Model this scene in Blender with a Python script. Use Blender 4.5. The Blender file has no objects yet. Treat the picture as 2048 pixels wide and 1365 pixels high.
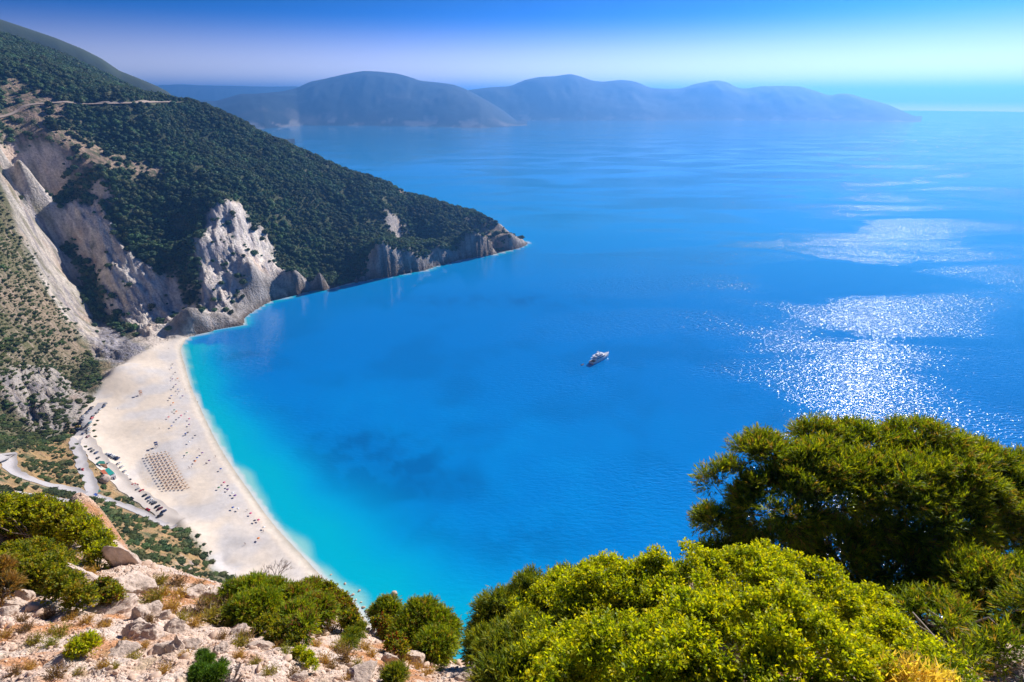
import bpy, bmesh, math, random
import numpy as np
from mathutils import Vector, Matrix, noise as mnoise

random.seed(7)
rng = np.random.default_rng(7)
SKY_SQUEEZE, SKY_SAT, SKY_GAMMA, EXPOSURE = 0.28, 1.5, 1.7, 0.62
RIM = (0.0, 0.118, 0.06, 0.90)
HAZE_DENSITY, HAZE_COLOR = 1.25e-4, (0.13, 0.41, 1.0)
WAVE_HEIGHT, SEA_ROUGH = 1.6, (0.03, 0.08)
S = bpy.context.scene
COL = S.collection

# ---------------------------------------------------------------- camera
EYE = 280.0                      # metres above the sea
FPX = 1138.0                     # focal length in photograph pixels (2048 wide)
PITCH = math.atan((682.5 - 192.0) / FPX)
CP, SP = math.cos(PITCH), math.sin(PITCH)
cam_d = bpy.data.cameras.new('camera')
cam_d.sensor_width = 36.0
cam_d.lens = 36.0 * FPX / 2048.0
cam_d.clip_start = 0.1
cam_d.clip_end = 120000.0
cam = bpy.data.objects.new('camera', cam_d)
cam.location = (0, 0, EYE)
cam.rotation_euler = (math.pi / 2 - PITCH, 0, 0)
COL.objects.link(cam)
S.camera = cam

# ---------------------------------------------------------------- sun and sky
SUN_AZ, SUN_EL = math.radians(36.5), math.radians(30.0)   # azimuth from +Y towards +X
SUN_DIR = Vector((math.sin(SUN_AZ) * math.cos(SUN_EL), math.cos(SUN_AZ) * math.cos(SUN_EL), math.sin(SUN_EL)))
sun_d = bpy.data.lights.new('sun', 'SUN')
sun_d.energy = 5.0
sun_d.angle = math.radians(0.53)
sun_d.color = (1.0, 0.94, 0.88)
sun = bpy.data.objects.new('sun', sun_d)
sun.rotation_euler = (-SUN_DIR).to_track_quat('-Z', 'Y').to_euler()
sun.location = (300, 400, 900)
COL.objects.link(sun)

world = bpy.data.worlds.new('World')
S.world = world
world.use_nodes = True
wn, wl = world.node_tree.nodes, world.node_tree.links
wn.clear()
w_out = wn.new('ShaderNodeOutputWorld')
w_bg = wn.new('ShaderNodeBackground')
w_sky = wn.new('ShaderNodeTexSky')
w_sky.sky_type = 'NISHITA'
w_sky.sun_disc = False
w_sky.sun_elevation = SUN_EL
w_sky.sun_rotation = SUN_AZ
w_sky.altitude = 280
w_sky.air_density = 1.0
w_sky.dust_density = 0.1
w_sky.ozone_density = 4.0
# the air over the sea is very clear: the blue of the zenith comes down close to the horizon
w_tc = wn.new('ShaderNodeTexCoord')
w_map = wn.new('ShaderNodeMapping')
w_map.vector_type = 'TEXTURE'
w_map.inputs['Scale'].default_value = (1, 1, SKY_SQUEEZE)
w_norm = wn.new('ShaderNodeVectorMath'); w_norm.operation = 'NORMALIZE'
w_hsv = wn.new('ShaderNodeHueSaturation')
w_hsv.inputs['Saturation'].default_value = SKY_SAT
w_hsv.inputs['Hue'].default_value = 0.487
w_bg.inputs['Strength'].default_value = 0.14
wl.new(w_tc.outputs['Generated'], w_map.inputs['Vector'])
wl.new(w_map.outputs['Vector'], w_norm.inputs[0])
wl.new(w_norm.outputs['Vector'], w_sky.inputs['Vector'])
wl.new(w_sky.outputs['Color'], w_hsv.inputs['Color'])
# photographic contrast of the sky: deep blue stays deep, the pale rim stays pale
w_a = wn.new('ShaderNodeVectorMath'); w_a.operation = 'SCALE'; w_a.inputs['Scale'].default_value = 0.1
w_g = wn.new('ShaderNodeGamma'); w_g.inputs['Gamma'].default_value = SKY_GAMMA
w_b = wn.new('ShaderNodeVectorMath'); w_b.operation = 'SCALE'; w_b.inputs['Scale'].default_value = 10.0
wl.new(w_hsv.outputs['Color'], w_a.inputs[0]); wl.new(w_a.outputs['Vector'], w_g.inputs['Color'])
wl.new(w_g.outputs['Color'], w_b.inputs[0]); 
# pale rim of sea air low over the horizon, all the way round
w_sep = wn.new('ShaderNodeSeparateXYZ'); wl.new(w_tc.outputs['Generated'], w_sep.inputs[0])
w_f = wn.new('ShaderNodeMapRange'); w_f.interpolation_type = 'SMOOTHSTEP'
for k_, v_ in (('From Min', RIM[0]), ('From Max', RIM[1]), ('To Min', 1.0), ('To Max', 0.0)): w_f.inputs[k_].default_value = v_
wl.new(w_sep.outputs['Z'], w_f.inputs['Value'])
w_rim = wn.new('ShaderNodeHueSaturation'); w_rim.inputs['Saturation'].default_value = RIM[2]; w_rim.inputs['Value'].default_value = RIM[3]
wl.new(w_sky.outputs['Color'], w_rim.inputs['Color'])
w_tint = wn.new('ShaderNodeVectorMath'); w_tint.operation = 'MULTIPLY'; w_tint.inputs[1].default_value = (1.0, 0.84, 0.84)
wl.new(w_rim.outputs['Color'], w_tint.inputs[0])
w_mix = wn.new('ShaderNodeMix'); w_mix.data_type = 'RGBA'
wl.new(w_f.outputs['Result'], w_mix.inputs['Factor']); wl.new(w_b.outputs['Vector'], w_mix.inputs['A']); wl.new(w_tint.outputs['Vector'], w_mix.inputs['B'])
wl.new(w_mix.outputs['Result'], w_bg.inputs['Color'])
wl.new(w_bg.outputs['Background'], w_out.inputs['Surface'])

S.view_settings.view_transform = 'Standard'
S.view_settings.look = 'None'
S.view_settings.exposure = EXPOSURE
S.view_settings.gamma = 1.0
S.view_settings.use_curve_mapping = False
S.render.engine = 'CYCLES'
S.cycles.use_denoising = True
S.cycles.use_adaptive_sampling = True
S.cycles.adaptive_threshold = 0.02
S.cycles.max_bounces = 6
S.cycles.diffuse_bounces = 3
S.cycles.transparent_max_bounces = 8
S.cycles.volume_bounces = 0
S.cycles.sample_clamp_direct = 9.0
S.cycles.sample_clamp_indirect = 4.0
S.cycles.caustics_reflective = False
S.cycles.caustics_refractive = False

# ---------------------------------------------------------------- helpers: pixels of the photograph to points of the place
def ray(u, v):
    cx, cy = u - 1024.0, v - 682.5
    return cx, FPX * CP - cy * SP, -FPX * SP - cy * CP
def at_z(u, v, z):
    a, b, c = ray(u, v); t = (z - EYE) / c
    return (a * t, b * t, z)
def at_y(u, v, y):
    a, b, c = ray(u, v); t = y / b
    return (a * t, y, EYE + c * t)

# ---------------------------------------------------------------- helpers: noise
_perm = np.random.default_rng(11).permutation(256)
_perm = np.concatenate([_perm, _perm, _perm])
_ga = np.linspace(0, 2 * np.pi, 256, endpoint=False)
_gx, _gy = np.cos(_ga), np.sin(_ga)
def pn(x, y):
    xi = np.floor(x).astype(np.int64); yi = np.floor(y).astype(np.int64)
    fx, fy = x - xi, y - yi
    xi &= 255; yi &= 255
    ux = fx * fx * fx * (fx * (fx * 6 - 15) + 10); uy = fy * fy * fy * (fy * (fy * 6 - 15) + 10)
    def g(ix, iy, dx, dy):
        h = _perm[_perm[ix & 255] + (iy & 255)]
        return _gx[h] * dx + _gy[h] * dy
    a = g(xi, yi, fx, fy); b = g(xi + 1, yi, fx - 1, fy)
    c = g(xi, yi + 1, fx, fy - 1); d = g(xi + 1, yi + 1, fx - 1, fy - 1)
    return (a + (b - a) * ux + (c - a) * uy + (a - b - c + d) * ux * uy) * 1.4
def fbm(x, y, octaves=4, gain=0.5):
    s = np.zeros_like(x, dtype=float); a = 1.0; f = 1.0
    for i in range(octaves):
        s += a * pn(x * f + 17.3 * i, y * f - 9.1 * i); a *= gain; f *= 2.03
    return s
def ridged(x, y, octaves=4, gain=0.5):
    s = np.zeros_like(x, dtype=float); a = 1.0; f = 1.0
    for i in range(octaves):
        s += a * (1 - 2 * np.abs(pn(x * f + 31.7 * i, y * f + 5.3 * i))); a *= gain; f *= 2.1
    return s
def sstep(a, b, x):
    t = np.clip((x - a) / (b - a), 0, 1)
    return t * t * (3 - 2 * t)

class RBF:                        # smooth surface through scattered height points
    def __init__(self, pts, c):
        p = np.array(pts, float); self.p = p[:, :2]; self.c = c
        d = np.sqrt(((self.p[:, None] - self.p[None]) ** 2).sum(-1) + c * c)
        n = len(p); A = np.zeros((n + 3, n + 3)); A[:n, :n] = d + np.eye(n) * 1e-3
        A[:n, n] = 1; A[:n, n + 1:] = self.p; A[n, :n] = 1; A[n + 1:, :n] = self.p.T
        self.w = np.linalg.solve(A, np.concatenate([p[:, 2], [0, 0, 0]]))
    def __call__(self, x, y):
        x = np.asarray(x, float); y = np.asarray(y, float); sh = x.shape
        x = x.ravel(); y = y.ravel(); n = len(self.p)
        z = self.w[n] + self.w[n + 1] * x + self.w[n + 2] * y
        for i in range(n):
            z += self.w[i] * np.sqrt((x - self.p[i, 0]) ** 2 + (y - self.p[i, 1]) ** 2 + self.c * self.c)
        return z.reshape(sh)

def inside(poly, x, y):
    poly = np.asarray(poly, float); r = np.zeros(x.shape, bool)
    lo, hi = poly.min(0), poly.max(0)
    k = (x >= lo[0]) & (x <= hi[0]) & (y >= lo[1]) & (y <= hi[1])
    xs, ys = x[k], y[k]; rr = np.zeros(xs.shape, bool); n = len(poly); j = n - 1
    for i in range(n):
        xi, yi = poly[i]; xj, yj = poly[j]
        c = ((yi > ys) != (yj > ys)) & (xs < (xj - xi) * (ys - yi) / (yj - yi + 1e-12) + xi)
        rr ^= c; j = i
    r[k] = rr
    return r
def seg_dist(line, x, y):
    line = np.asarray(line, float); best = np.full(x.shape, 1e18)
    for (x0, y0), (x1, y1) in zip(line[:-1], line[1:]):
        dx, dy = x1 - x0, y1 - y0
        t = np.clip(((x - x0) * dx + (y - y0) * dy) / (dx * dx + dy * dy + 1e-12), 0, 1)
        best = np.minimum(best, (x - x0 - t * dx) ** 2 + (y - y0 - t * dy) ** 2)
    return np.sqrt(best)
def smooth_line(pts, n=6):
    p = np.asarray(pts, float); out = []
    q = np.vstack([2 * p[0] - p[1], p, 2 * p[-1] - p[-2]])
    for i in range(1, len(q) - 2):
        for k in range(n):
            t = k / n; a, b, c, d = q[i - 1], q[i], q[i + 1], q[i + 2]
            out.append(0.5 * ((2 * b) + (c - a) * t + (2 * a - 5 * b + 4 * c - d) * t * t + (3 * b - a - 3 * c + d) * t ** 3))
    out.append(p[-1])
    return np.array(out)

# ---------------------------------------------------------------- helpers: meshes
def np_mesh(name, verts, faces, cols=None, smooth=False, attrs=None):
    """verts (n,3), faces (m,k) with one k, cols (n,3) point colours"""
    verts = np.ascontiguousarray(verts, np.float32); faces = np.ascontiguousarray(faces, np.int32)
    me = bpy.data.meshes.new(name); m, k = faces.shape
    me.vertices.add(len(verts)); me.vertices.foreach_set('co', verts.ravel())
    me.loops.add(m * k); me.loops.foreach_set('vertex_index', faces.ravel())
    me.polygons.add(m)
    me.polygons.foreach_set('loop_start', np.arange(0, m * k, k, dtype=np.int32))
    me.polygons.foreach_set('use_smooth', np.full(m, smooth))
    if cols is not None:
        a = me.attributes.new('tint', 'FLOAT_COLOR', 'POINT')
        c4 = np.ones((len(verts), 4), np.float32); c4[:, :3] = cols
        a.data.foreach_set('color', c4.ravel())
    for nm, val in (attrs or {}).items():
        a = me.attributes.new(nm, 'FLOAT', 'POINT'); a.data.foreach_set('value', np.ascontiguousarray(val, np.float32))
    me.update(calc_edges=True)
    return me
def link(name, me, mat=None, parent=None, label=None, cat=None, group=None, kind=None, loc=None, rz=None, scale=None):
    o = bpy.data.objects.new(name, me); COL.objects.link(o)
    if mat is not None and me is not None and not me.materials: me.materials.append(mat)
    if parent is not None: o.parent = parent
    if label: o['label'] = label
    if cat: o['category'] = cat
    if group: o['group'] = group
    if kind: o['kind'] = kind
    if loc is not None: o.location = loc
    if rz is not None: o.rotation_euler = (0, 0, rz)
    if scale is not None: o.scale = scale
    return o
def copy_tree(o, parent=None):
    c = o.copy(); COL.objects.link(c); c.parent = parent
    for ch in list(o.children): copy_tree(ch, c)
    return c
def grid_faces(nr, nc):
    i = np.arange((nr - 1) * (nc - 1)); r, c = i // (nc - 1), i % (nc - 1)
    a = r * nc + c
    return np.stack([a, a + 1, a + nc + 1, a + nc], 1)
def compact(verts, faces, *arrs):
    used = np.zeros(len(verts), bool); used[faces.ravel()] = True
    idx = np.cumsum(used) - 1
    return (verts[used], idx[faces]) + tuple(a[used] for a in arrs)

class Geo:                        # collects quads and triangles for a small mesh
    def __init__(self): self.v = []; self.f = []
    def add(self, vs, fs):
        b = len(self.v); self.v += [tuple(p) for p in vs]; self.f += [tuple(b + i for i in f) for f in fs]; return self
    def box(self, c, s, rz=0.0, taper=1.0):
        x, y, z = s[0] / 2, s[1] / 2, s[2] / 2; ca, sa = math.cos(rz), math.sin(rz); vs = []
        for dz, k in ((-z, 1.0), (z, taper)):
            for dx, dy in ((-x, -y), (x, -y), (x, y), (-x, y)):
                px, py = dx * k, dy * k
                vs.append((c[0] + px * ca - py * sa, c[1] + px * sa + py * ca, c[2] + dz))
        return self.add(vs, [(3, 2, 1, 0), (4, 5, 6, 7), (0, 1, 5, 4), (1, 2, 6, 5), (2, 3, 7, 6), (3, 0, 4, 7)])
    def tube(self, a, b, ra, rb=None, n=8, caps=True):
        rb = ra if rb is None else rb; a, b = Vector(a), Vector(b); d = (b - a).normalized()
        s = d.orthogonal().normalized(); t = d.cross(s); vs = []
        for p, r in ((a, ra), (b, rb)):
            for i in range(n):
                w = 2 * math.pi * i / n; vs.append(p + (s * math.cos(w) + t * math.sin(w)) * r)
        fs = [(i, (i + 1) % n, n + (i + 1) % n, n + i) for i in range(n)]
        if caps: fs += [tuple(range(n - 1, -1, -1)), tuple(range(n, 2 * n))]
        return self.add(vs, fs)
    def loft(self, rings, caps=True, closed=True):
        n = len(rings[0]); vs = [p for r in rings for p in r]; fs = []
        for k in range(len(rings) - 1):
            for i in range(n if closed else n - 1):
                j = (i + 1) % n; fs.append((k * n + i, k * n + j, (k + 1) * n + j, (k + 1) * n + i))
        if caps: fs += [tuple(range(n - 1, -1, -1)), tuple((len(rings) - 1) * n + i for i in range(n))]
        return self.add(vs, fs)
    def mesh(self, name, smooth=False):
        me = bpy.data.meshes.new(name); me.from_pydata(self.v, [], self.f)
        if smooth: me.polygons.foreach_set('use_smooth', [True] * len(me.polygons))
        me.update(); return me

# ---------------------------------------------------------------- helpers: materials
def new_mat(name):
    m = bpy.data.materials.new(name); m.use_nodes = True; nt = m.node_tree; nt.nodes.clear()
    return m, nt.nodes, nt.links
def node(ns, t, **kw):
    n = ns.new(t)
    for k, v in kw.items():
        if k in n.inputs: n.inputs[k].default_value = v
        else: setattr(n, k, v)
    return n
def simple_mat(name, col, rough=0.6, metal=0.0, vary=0.06, scale=3.0, coat=0.0):
    m, ns, ls = new_mat(name)
    out = node(ns, 'ShaderNodeOutputMaterial'); b = node(ns, 'ShaderNodeBsdfPrincipled', Roughness=rough, Metallic=metal)
    b.inputs['Coat Weight'].default_value = coat
    tc = node(ns, 'ShaderNodeTexCoord'); nz = node(ns, 'ShaderNodeTexNoise', Scale=scale, Detail=3.0)
    mx = node(ns, 'ShaderNodeMix', data_type='RGBA')
    mx.inputs['A'].default_value = tuple(max(0, c * (1 - vary)) for c in col) + (1,)
    mx.inputs['B'].default_value = tuple(min(1, c * (1 + vary)) for c in col) + (1,)
    ls.new(tc.outputs['Object'], nz.inputs['Vector']); ls.new(nz.outputs['Fac'], mx.inputs['Factor'])
    ls.new(mx.outputs['Result'], b.inputs['Base Color']); ls.new(b.outputs['BSDF'], out.inputs['Surface'])
    return m
def tint_mat(name, rough=0.9, noise_scale=0.6, noise_amt=0.35, bump_scale=1.2, bump=0.5, bump_dist=0.4, spec=0.2):
    """colour from the 'tint' attribute, broken up by fine grain"""
    m, ns, ls = new_mat(name)
    out = node(ns, 'ShaderNodeOutputMaterial'); b = node(ns, 'ShaderNodeBsdfPrincipled', Roughness=rough)
    b.inputs['Specular IOR Level'].default_value = spec
    at = node(ns, 'ShaderNodeAttribute', attribute_name='tint'); tc = node(ns, 'ShaderNodeTexCoord')
    nz = node(ns, 'ShaderNodeTexNoise', Scale=noise_scale, Detail=6.0, Roughness=0.65)
    mr = node(ns, 'ShaderNodeMapRange'); mr.inputs['From Min'].default_value = 0.3; mr.inputs['From Max'].default_value = 0.7
    mr.inputs['To Min'].default_value = 1 - noise_amt; mr.inputs['To Max'].default_value = 1 + noise_amt
    mu = node(ns, 'ShaderNodeVectorMath', operation='SCALE')
    nb = node(ns, 'ShaderNodeTexNoise', Scale=bump_scale, Detail=5.0, Roughness=0.6)
    bp = node(ns, 'ShaderNodeBump', Strength=bump, Distance=bump_dist)
    ls.new(tc.outputs['Object'], nz.inputs['Vector']); ls.new(tc.outputs['Object'], nb.inputs['Vector'])
    ls.new(nz.outputs['Fac'], mr.inputs['Value']); ls.new(at.outputs['Color'], mu.inputs[0]); ls.new(mr.outputs['Result'], mu.inputs['Scale'])
    ls.new(mu.outputs['Vector'], b.inputs['Base Color']); ls.new(nb.outputs['Fac'], bp.inputs['Height']); ls.new(bp.outputs['Normal'], b.inputs['Normal'])
    ls.new(b.outputs['BSDF'], out.inputs['Surface'])
    return m
def leaf_mat(name, trans=0.35, rough=0.55, glow=(1.15, 1.05, 0.5)):
    """leaves: tint attribute, part of the light passes through"""
    m, ns, ls = new_mat(name)
    out = node(ns, 'ShaderNodeOutputMaterial'); b = node(ns, 'ShaderNodeBsdfPrincipled', Roughness=rough)
    b.inputs['Specular IOR Level'].default_value = 0.25
    at = node(ns, 'ShaderNodeAttribute', attribute_name='tint')
    tr = node(ns, 'ShaderNodeBsdfTranslucent'); mx = node(ns, 'ShaderNodeMixShader', Fac=trans)
    mu = node(ns, 'ShaderNodeVectorMath', operation='MULTIPLY'); mu.inputs[1].default_value = glow
    ls.new(at.outputs['Color'], b.inputs['Base Color']); ls.new(at.outputs['Color'], mu.inputs[0]); ls.new(mu.outputs['Vector'], tr.inputs['Color'])
    ls.new(b.outputs['BSDF'], mx.inputs[1]); ls.new(tr.outputs['BSDF'], mx.inputs[2]); ls.new(mx.outputs['Shader'], out.inputs['Surface'])
    return m

# ================================================================ THE LAND
SHORE_PX = [(905,1338),(840,1310),(780,1282),(748,1258),(728,1236),(690,1195),(650,1160),(600,1107),(545,1047),(500,985),(455,920),(425,868),(400,815),(380,768),(366,720),(362,698),
            (370,682),(388,670),(415,664),(450,655),(484,650),(488,636),(510,620),(535,605),(560,597),(590,590),(620,582),(660,578),(700,567),(760,556),(820,545),(850,540),(880,530),(940,516),(1000,506),(1030,498),(1051,491)]
shore_vis = [at_z(u, v, 0)[:2] for u, v in SHORE_PX]
tip = shore_vis[-1]
SHORE = smooth_line([(620, 150), (420, 250), (260, 185), (120, 160), (30, 190)] + shore_vis, 3)
SHORE = np.vstack([SHORE, [(tip[0] + 6, tip[1] + 22), (tip[0] - 30, tip[1] + 70), (-110, 1330), (-220, 1420), (-330, 1530), (-500, 1680), (-740, 1900), (-1100, 2200), (-1900, 3200)]])
LAND_POLY = np.vstack([SHORE, [(-6000, 3200), (-6000, -500), (620, -500)]])

H = []                                     # height points
for u, v in SHORE_PX[:17]: H.append(at_z(u, v, 0.0))
for u, v in SHORE_PX[17:]: H.append(at_z(u, v, 1.0))
for p in [(620,150,0),(420,250,0),(260,185,0),(120,160,0),(30,190,0),(-20,1330,0),(-200,1430,0),(-330,1530,0),(-500,1680,0),(-740,1900,0),(-1100,2200,0)]: H.append(p)
def hy(*L):
    for u, v, y in L: H.append(at_y(u, v, y))
def hz(*L):
    for u, v, z in L: H.append(at_z(u, v, z))
# crest of the headland down to its tip
hy((1030,470,1222),(1005,452,1230),(985,445,1234),(945,432,1238),(900,416,1240),(860,402,1240),(820,390,1238),(790,375,1235),(750,358,1230),(700,345,1224),(640,318,1214),
   (598,302,1206),(567,287,1200),(535,274,1192),(504,255,1184),(466,236,1176),(425,220,1170),(385,204,1165),(346,201,1170),(309,200,1200),(268,187,1225),(236,173,1245),
   (189,155,1270),(142,129,1300),(94,104,1335),(47,82,1370),(0,66,1400))
# the mountain behind, and the dip between
hy((353,235,1750),(277,215,1900),(202,185,2000),(110,145,2100),(0,105,2220))
for x, y, z in [(-700,1500,150),(-850,1600,230),(-1100,1700,320),(-1300,1750,380),(-550,1450,90),(-400,1360,60),(-480,1400,70),(-300,1330,45),(-620,1560,60),(-2200,2200,640),(-1900,1500,560),(-2600,1200,560),(-1350,2450,250)]: H.append((x, y, z))
# spur that carries the road, and the slope under it
hy((0,130,1010),(60,165,1000),(110,190,990),(150,203,985),(0,200,930),(60,215,925),(0,240,880),(140,215,960),(220,210,1010),(300,212,1060))
hy((100,290,880),(0,310,800),(40,330,810),(200,280,950),(300,290,990),(400,280,1080),(300,370,895),(200,370,850),(400,350,950),(500,300,1110),(500,360,985),(600,350,1090),(600,420,1010),
   (680,420,1075),(780,430,1120),(700,490,1010),(800,480,1110),(880,460,1170),(620,500,945),(860,490,1140),(940,470,1190))
# low sea cliffs of the headland
hz((600,556,24),(640,548,26),(700,540,24),(760,525,26),(820,515,24),(880,500,24),(940,490,24),(1000,484,24),(1025,484,14))
# far gully, first white cliff, chute, second white cliff
hy((20,345,800),(70,400,818),(110,480,790),(150,570,750),(200,640,705),(230,670,680))
hz((250,700,9),(280,690,10),(215,742,9),(300,672,9))
hy((125,402,832),(195,398,842),(160,450,805),(215,470,800),(260,530,765),(215,560,745),(300,575,748),(250,620,715),(320,640,712))
hz((335,676,4),(360,662,8),(385,655,10))
hy((345,560,772),(375,600,750),(330,500,800),(300,440,845),(380,480,835),(393,480,815),(400,560,760),(404,620,722),(418,425,870),(455,400,897),(480,408,920),(460,470,852),(440,540,794),(470,590,764),
   (520,450,918),(545,520,876),(575,545,870),(520,560,800),(540,590,805))
# near spur above the beach
hy((0,345,742),(30,430,716),(60,500,694),(100,580,668),(140,645,640),(180,705,602),(198,742,576))
hz((190,792,5),(192,770,6),(140,850,12),(172,820,8))
hy((0,500,625),(0,600,565),(60,600,602),(0,690,508),(100,700,560),(60,745,505),(0,760,462),(120,765,520),(165,790,528),(0,830,432),(60,860,424),(130,865,425))
# beach and the slope between the beach and the roads
hz((340,682,3),(300,720,4),(250,780,5.5),(215,830,6.5),(200,870,7),(240,940,6.5),(300,1000,6.5),(350,1040,6.5),(420,1100,6),(470,1150,6),(560,1172,5),(620,1200,4),(690,1240,4),(300,850,4.8),(400,1000,4.2),(480,1070,3.8),(330,780,3))
hz((163,872,11),(152,890,14),(160,925,17),(176,958,21),(184,990,24),(145,981,28),(112,974,32),(79,966,37),(46,954,41),(20,930,45),(0,918,48),(105,930,22),(70,910,28),(130,880,15),(215,975,13),(250,1013,15),(300,1040,14),(330,1052,13),
   (105,999,46),(171,1020,40),(0,975,62),(260,1065,34),(330,1080,22),(400,1090,9),(300,1110,36),(370,1120,20),(420,1135,8),(460,1160,9),(400,1160,26),(330,1140,46))
for x, y, z in [(-60,200,14),(-20,110,95),(-120,210,34),(-160,110,150),(-250,170,130),(-320,260,100),(-420,300,110),(-520,330,150),(-700,480,260),(-900,600,340),(-700,200,300),(0,40,205),(-10,70,160),(60,60,175),(140,90,110),(-60,40,222),(-120,30,240),(-60,90,140),(-40,150,60),(200,60,130),(300,100,120),(-1100,900,400),(-1500,1100,500),(0,0,262),(-400,0,330),(300,-100,250)]: H.append((x, y, z))
land_rbf = RBF(H, 14.0)

CLIFFS_PX = {
    'gully': [(0,325),(25,330),(72,343),(78,380),(100,420),(112,480),(140,520),(162,600),(212,650),(262,690),(300,684),(260,716),(222,735),(196,722),(150,650),(110,590),(60,490),(20,400),(0,380)],
    'first': [(120,404),(150,406),(185,415),(196,393),(215,430),(240,480),(280,525),(325,552),(333,620),(346,676),(300,678),(250,645),(213,605),(203,560),(190,520),(150,480),(122,440)],
    'chute': [(325,545),(350,556),(368,600),(402,618),(410,664),(345,678),(332,620)],
    'second': [(455,398),(480,404),(492,440),(522,450),(542,490),(548,530),(577,545),(584,588),(560,600),(512,620),(486,652),(415,668),(404,620),(399,580),(391,480),(415,452),(417,425)],
    'outcrop': [(0,735),(60,740),(110,745),(150,770),(186,800),(180,850),(135,855),(100,875),(60,860),(30,820),(0,790)],
}
BEACH_PX = [(338,676),(300,700),(250,722),(205,775),(178,800),(160,845),(172,880),(190,915),(225,962),(255,990),(290,1014),(325,1036),(352,1046),(385,1080),(415,1112),(424,1140),(460,1162),(480,1180),(560,1240),(700,1290),(760,1262),(728,1236),
            (690,1195),(650,1160),(600,1107),(545,1047),(500,985),(455,920),(425,868),(400,815),(380,768),(366,720),(362,698),(370,682),(388,670)]

def base_height(x, y):
    return land_rbf(x, y)
def march(u, v, fn, y0=100.0, y1=3200.0, n=1400):
    """where the line of sight through a photograph pixel meets a surface"""
    a, b, c = ray(u, v)
    ys = np.geomspace(y0, y1, n); t = ys / b
    x, z = a * t, EYE + c * t
    hit = np.nonzero(fn(x, ys) >= z)[0]
    if len(hit) == 0: return at_z(u, v, 0.0)
    i = hit[0]
    if i == 0: return (x[0], ys[0], z[0])
    lo, hi = ys[i - 1], ys[i]
    for _ in range(18):
        m = 0.5 * (lo + hi)
        zz = EYE + c * m / b
        if fn(np.array([a * m / b]), np.array([m]))[0] >= zz: hi = m
        else: lo = m
    return (a * hi / b, hi, EYE + c * hi / b)
CLIFFS = {k: np.array([march(u, v, base_height)[:2] for u, v in P]) for k, P in CLIFFS_PX.items()}
BEACH = np.array([at_z(u, v, 5.5 if i < 20 else 0.0)[:2] for i, (u, v) in enumerate(BEACH_PX)])

def soft_in(poly, x, y, w, wob=0.0, sc=30.0):
    """1 inside, 0 outside, fading over w metres on a ragged border"""
    d = seg_dist(np.vstack([poly, poly[:1]]), x, y); s = np.where(inside(poly, x, y), d, -d)
    if wob: s = s + wob * fbm(x / sc, y / sc, 4)
    return sstep(-w, w, s)
def shore_sd(x, y):
    d = seg_dist(SHORE, x, y)
    return np.where(inside(LAND_POLY, x, y), d, -d)
CLIFF_DIR = {'gully': (0.84, -0.54), 'first': (0.80, -0.6), 'chute': (0.55, -0.83), 'second': (0.35, -0.94), 'outcrop': (0.6, -0.8)}
CLIFF_AMP = {'gully': 4.0, 'first': 6.5, 'chute': 3.0, 'second': 5.5, 'outcrop': 7.0}
def land_height(x, y, full=False):
    x = np.asarray(x, float); y = np.asarray(y, float)
    z = base_height(x, y)
    sd = shore_sd(x, y)
    beach = soft_in(BEACH, x, y, 5.0)
    rough = np.zeros_like(x)
    masks = {}
    for k, P in CLIFFS.items():
        m = soft_in(P, x, y, 5.0, 5.0, 22.0); masks[k] = m
        dx, dy = CLIFF_DIR[k]
        al = x * dx + y * dy; ac = -x * dy + y * dx
        wx = fbm(x / 50, y / 50, 3) * 16
        r1 = ridged((ac + wx) / 42.0, al / 190.0, 5, 0.55)
        r2 = ridged((ac + wx * 0.6) / 15.0, al / 50.0, 3, 0.5)
        rough = rough + m * CLIFF_AMP[k] * (0.85 * r1 + 0.3 * r2 + 0.36 * ridged(x / 6.5, y / 6.5, 2) + 0.34 * ridged((ac + wx * 0.3) / 5.0, al / 22.0, 2) - 1.25)
    cl = np.clip(sum(masks.values()), 0, 1)
    hills = (1 - beach) * sstep(0, 60, sd) * (1 - 0.5 * cl)
    z = z + hills * (6.0 * fbm(x / 120, y / 120, 4) + 1.2 * fbm(x / 20, y / 20, 3))
    z = z + rough * sstep(2, 30, sd) * sstep(0, 45, np.where(inside(BEACH, x, y), 0, seg_dist(np.vstack([BEACH, BEACH[:1]]), x, y)))
    # broken rock along the sea
    coast = sstep(34, 8, sd) * (1 - beach) * (y > 650) * sstep(1330, 1270, y)
    z = z + coast * (2.5 * ridged(x / 22, y / 22, 4) + 1.0) * sstep(0, 14, sd)
    z = z + beach * (0.15 * fbm(x / 25, y / 25, 3))
    land = np.maximum(z, 0.06 + np.minimum(np.maximum(sd, 0) * 0.09, 3.0))
    bz = np.minimum(land, 0.06 + np.maximum(sd, 0) * 0.16)           # the beach never stands above its own slope
    land = land + (bz - land) * beach * sstep(40, 0, sd)
    z = np.where(sd > 0, land, np.maximum(sd * 0.22, -40.0))
    if full: return z, sd, beach, masks, coast
    return z

# the mesh: rings about the viewpoint, finer close by
NA, NR = 560, 700
az = np.radians(np.linspace(-64, 14, NA)); rr = np.geomspace(60, 2900, NR)
A, R = np.meshgrid(az, rr)
LX, LY = R * np.sin(A), R * np.cos(A)
LZ, LSD, LBEACH, LMASK, LCOAST = land_height(LX, LY, True)
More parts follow.
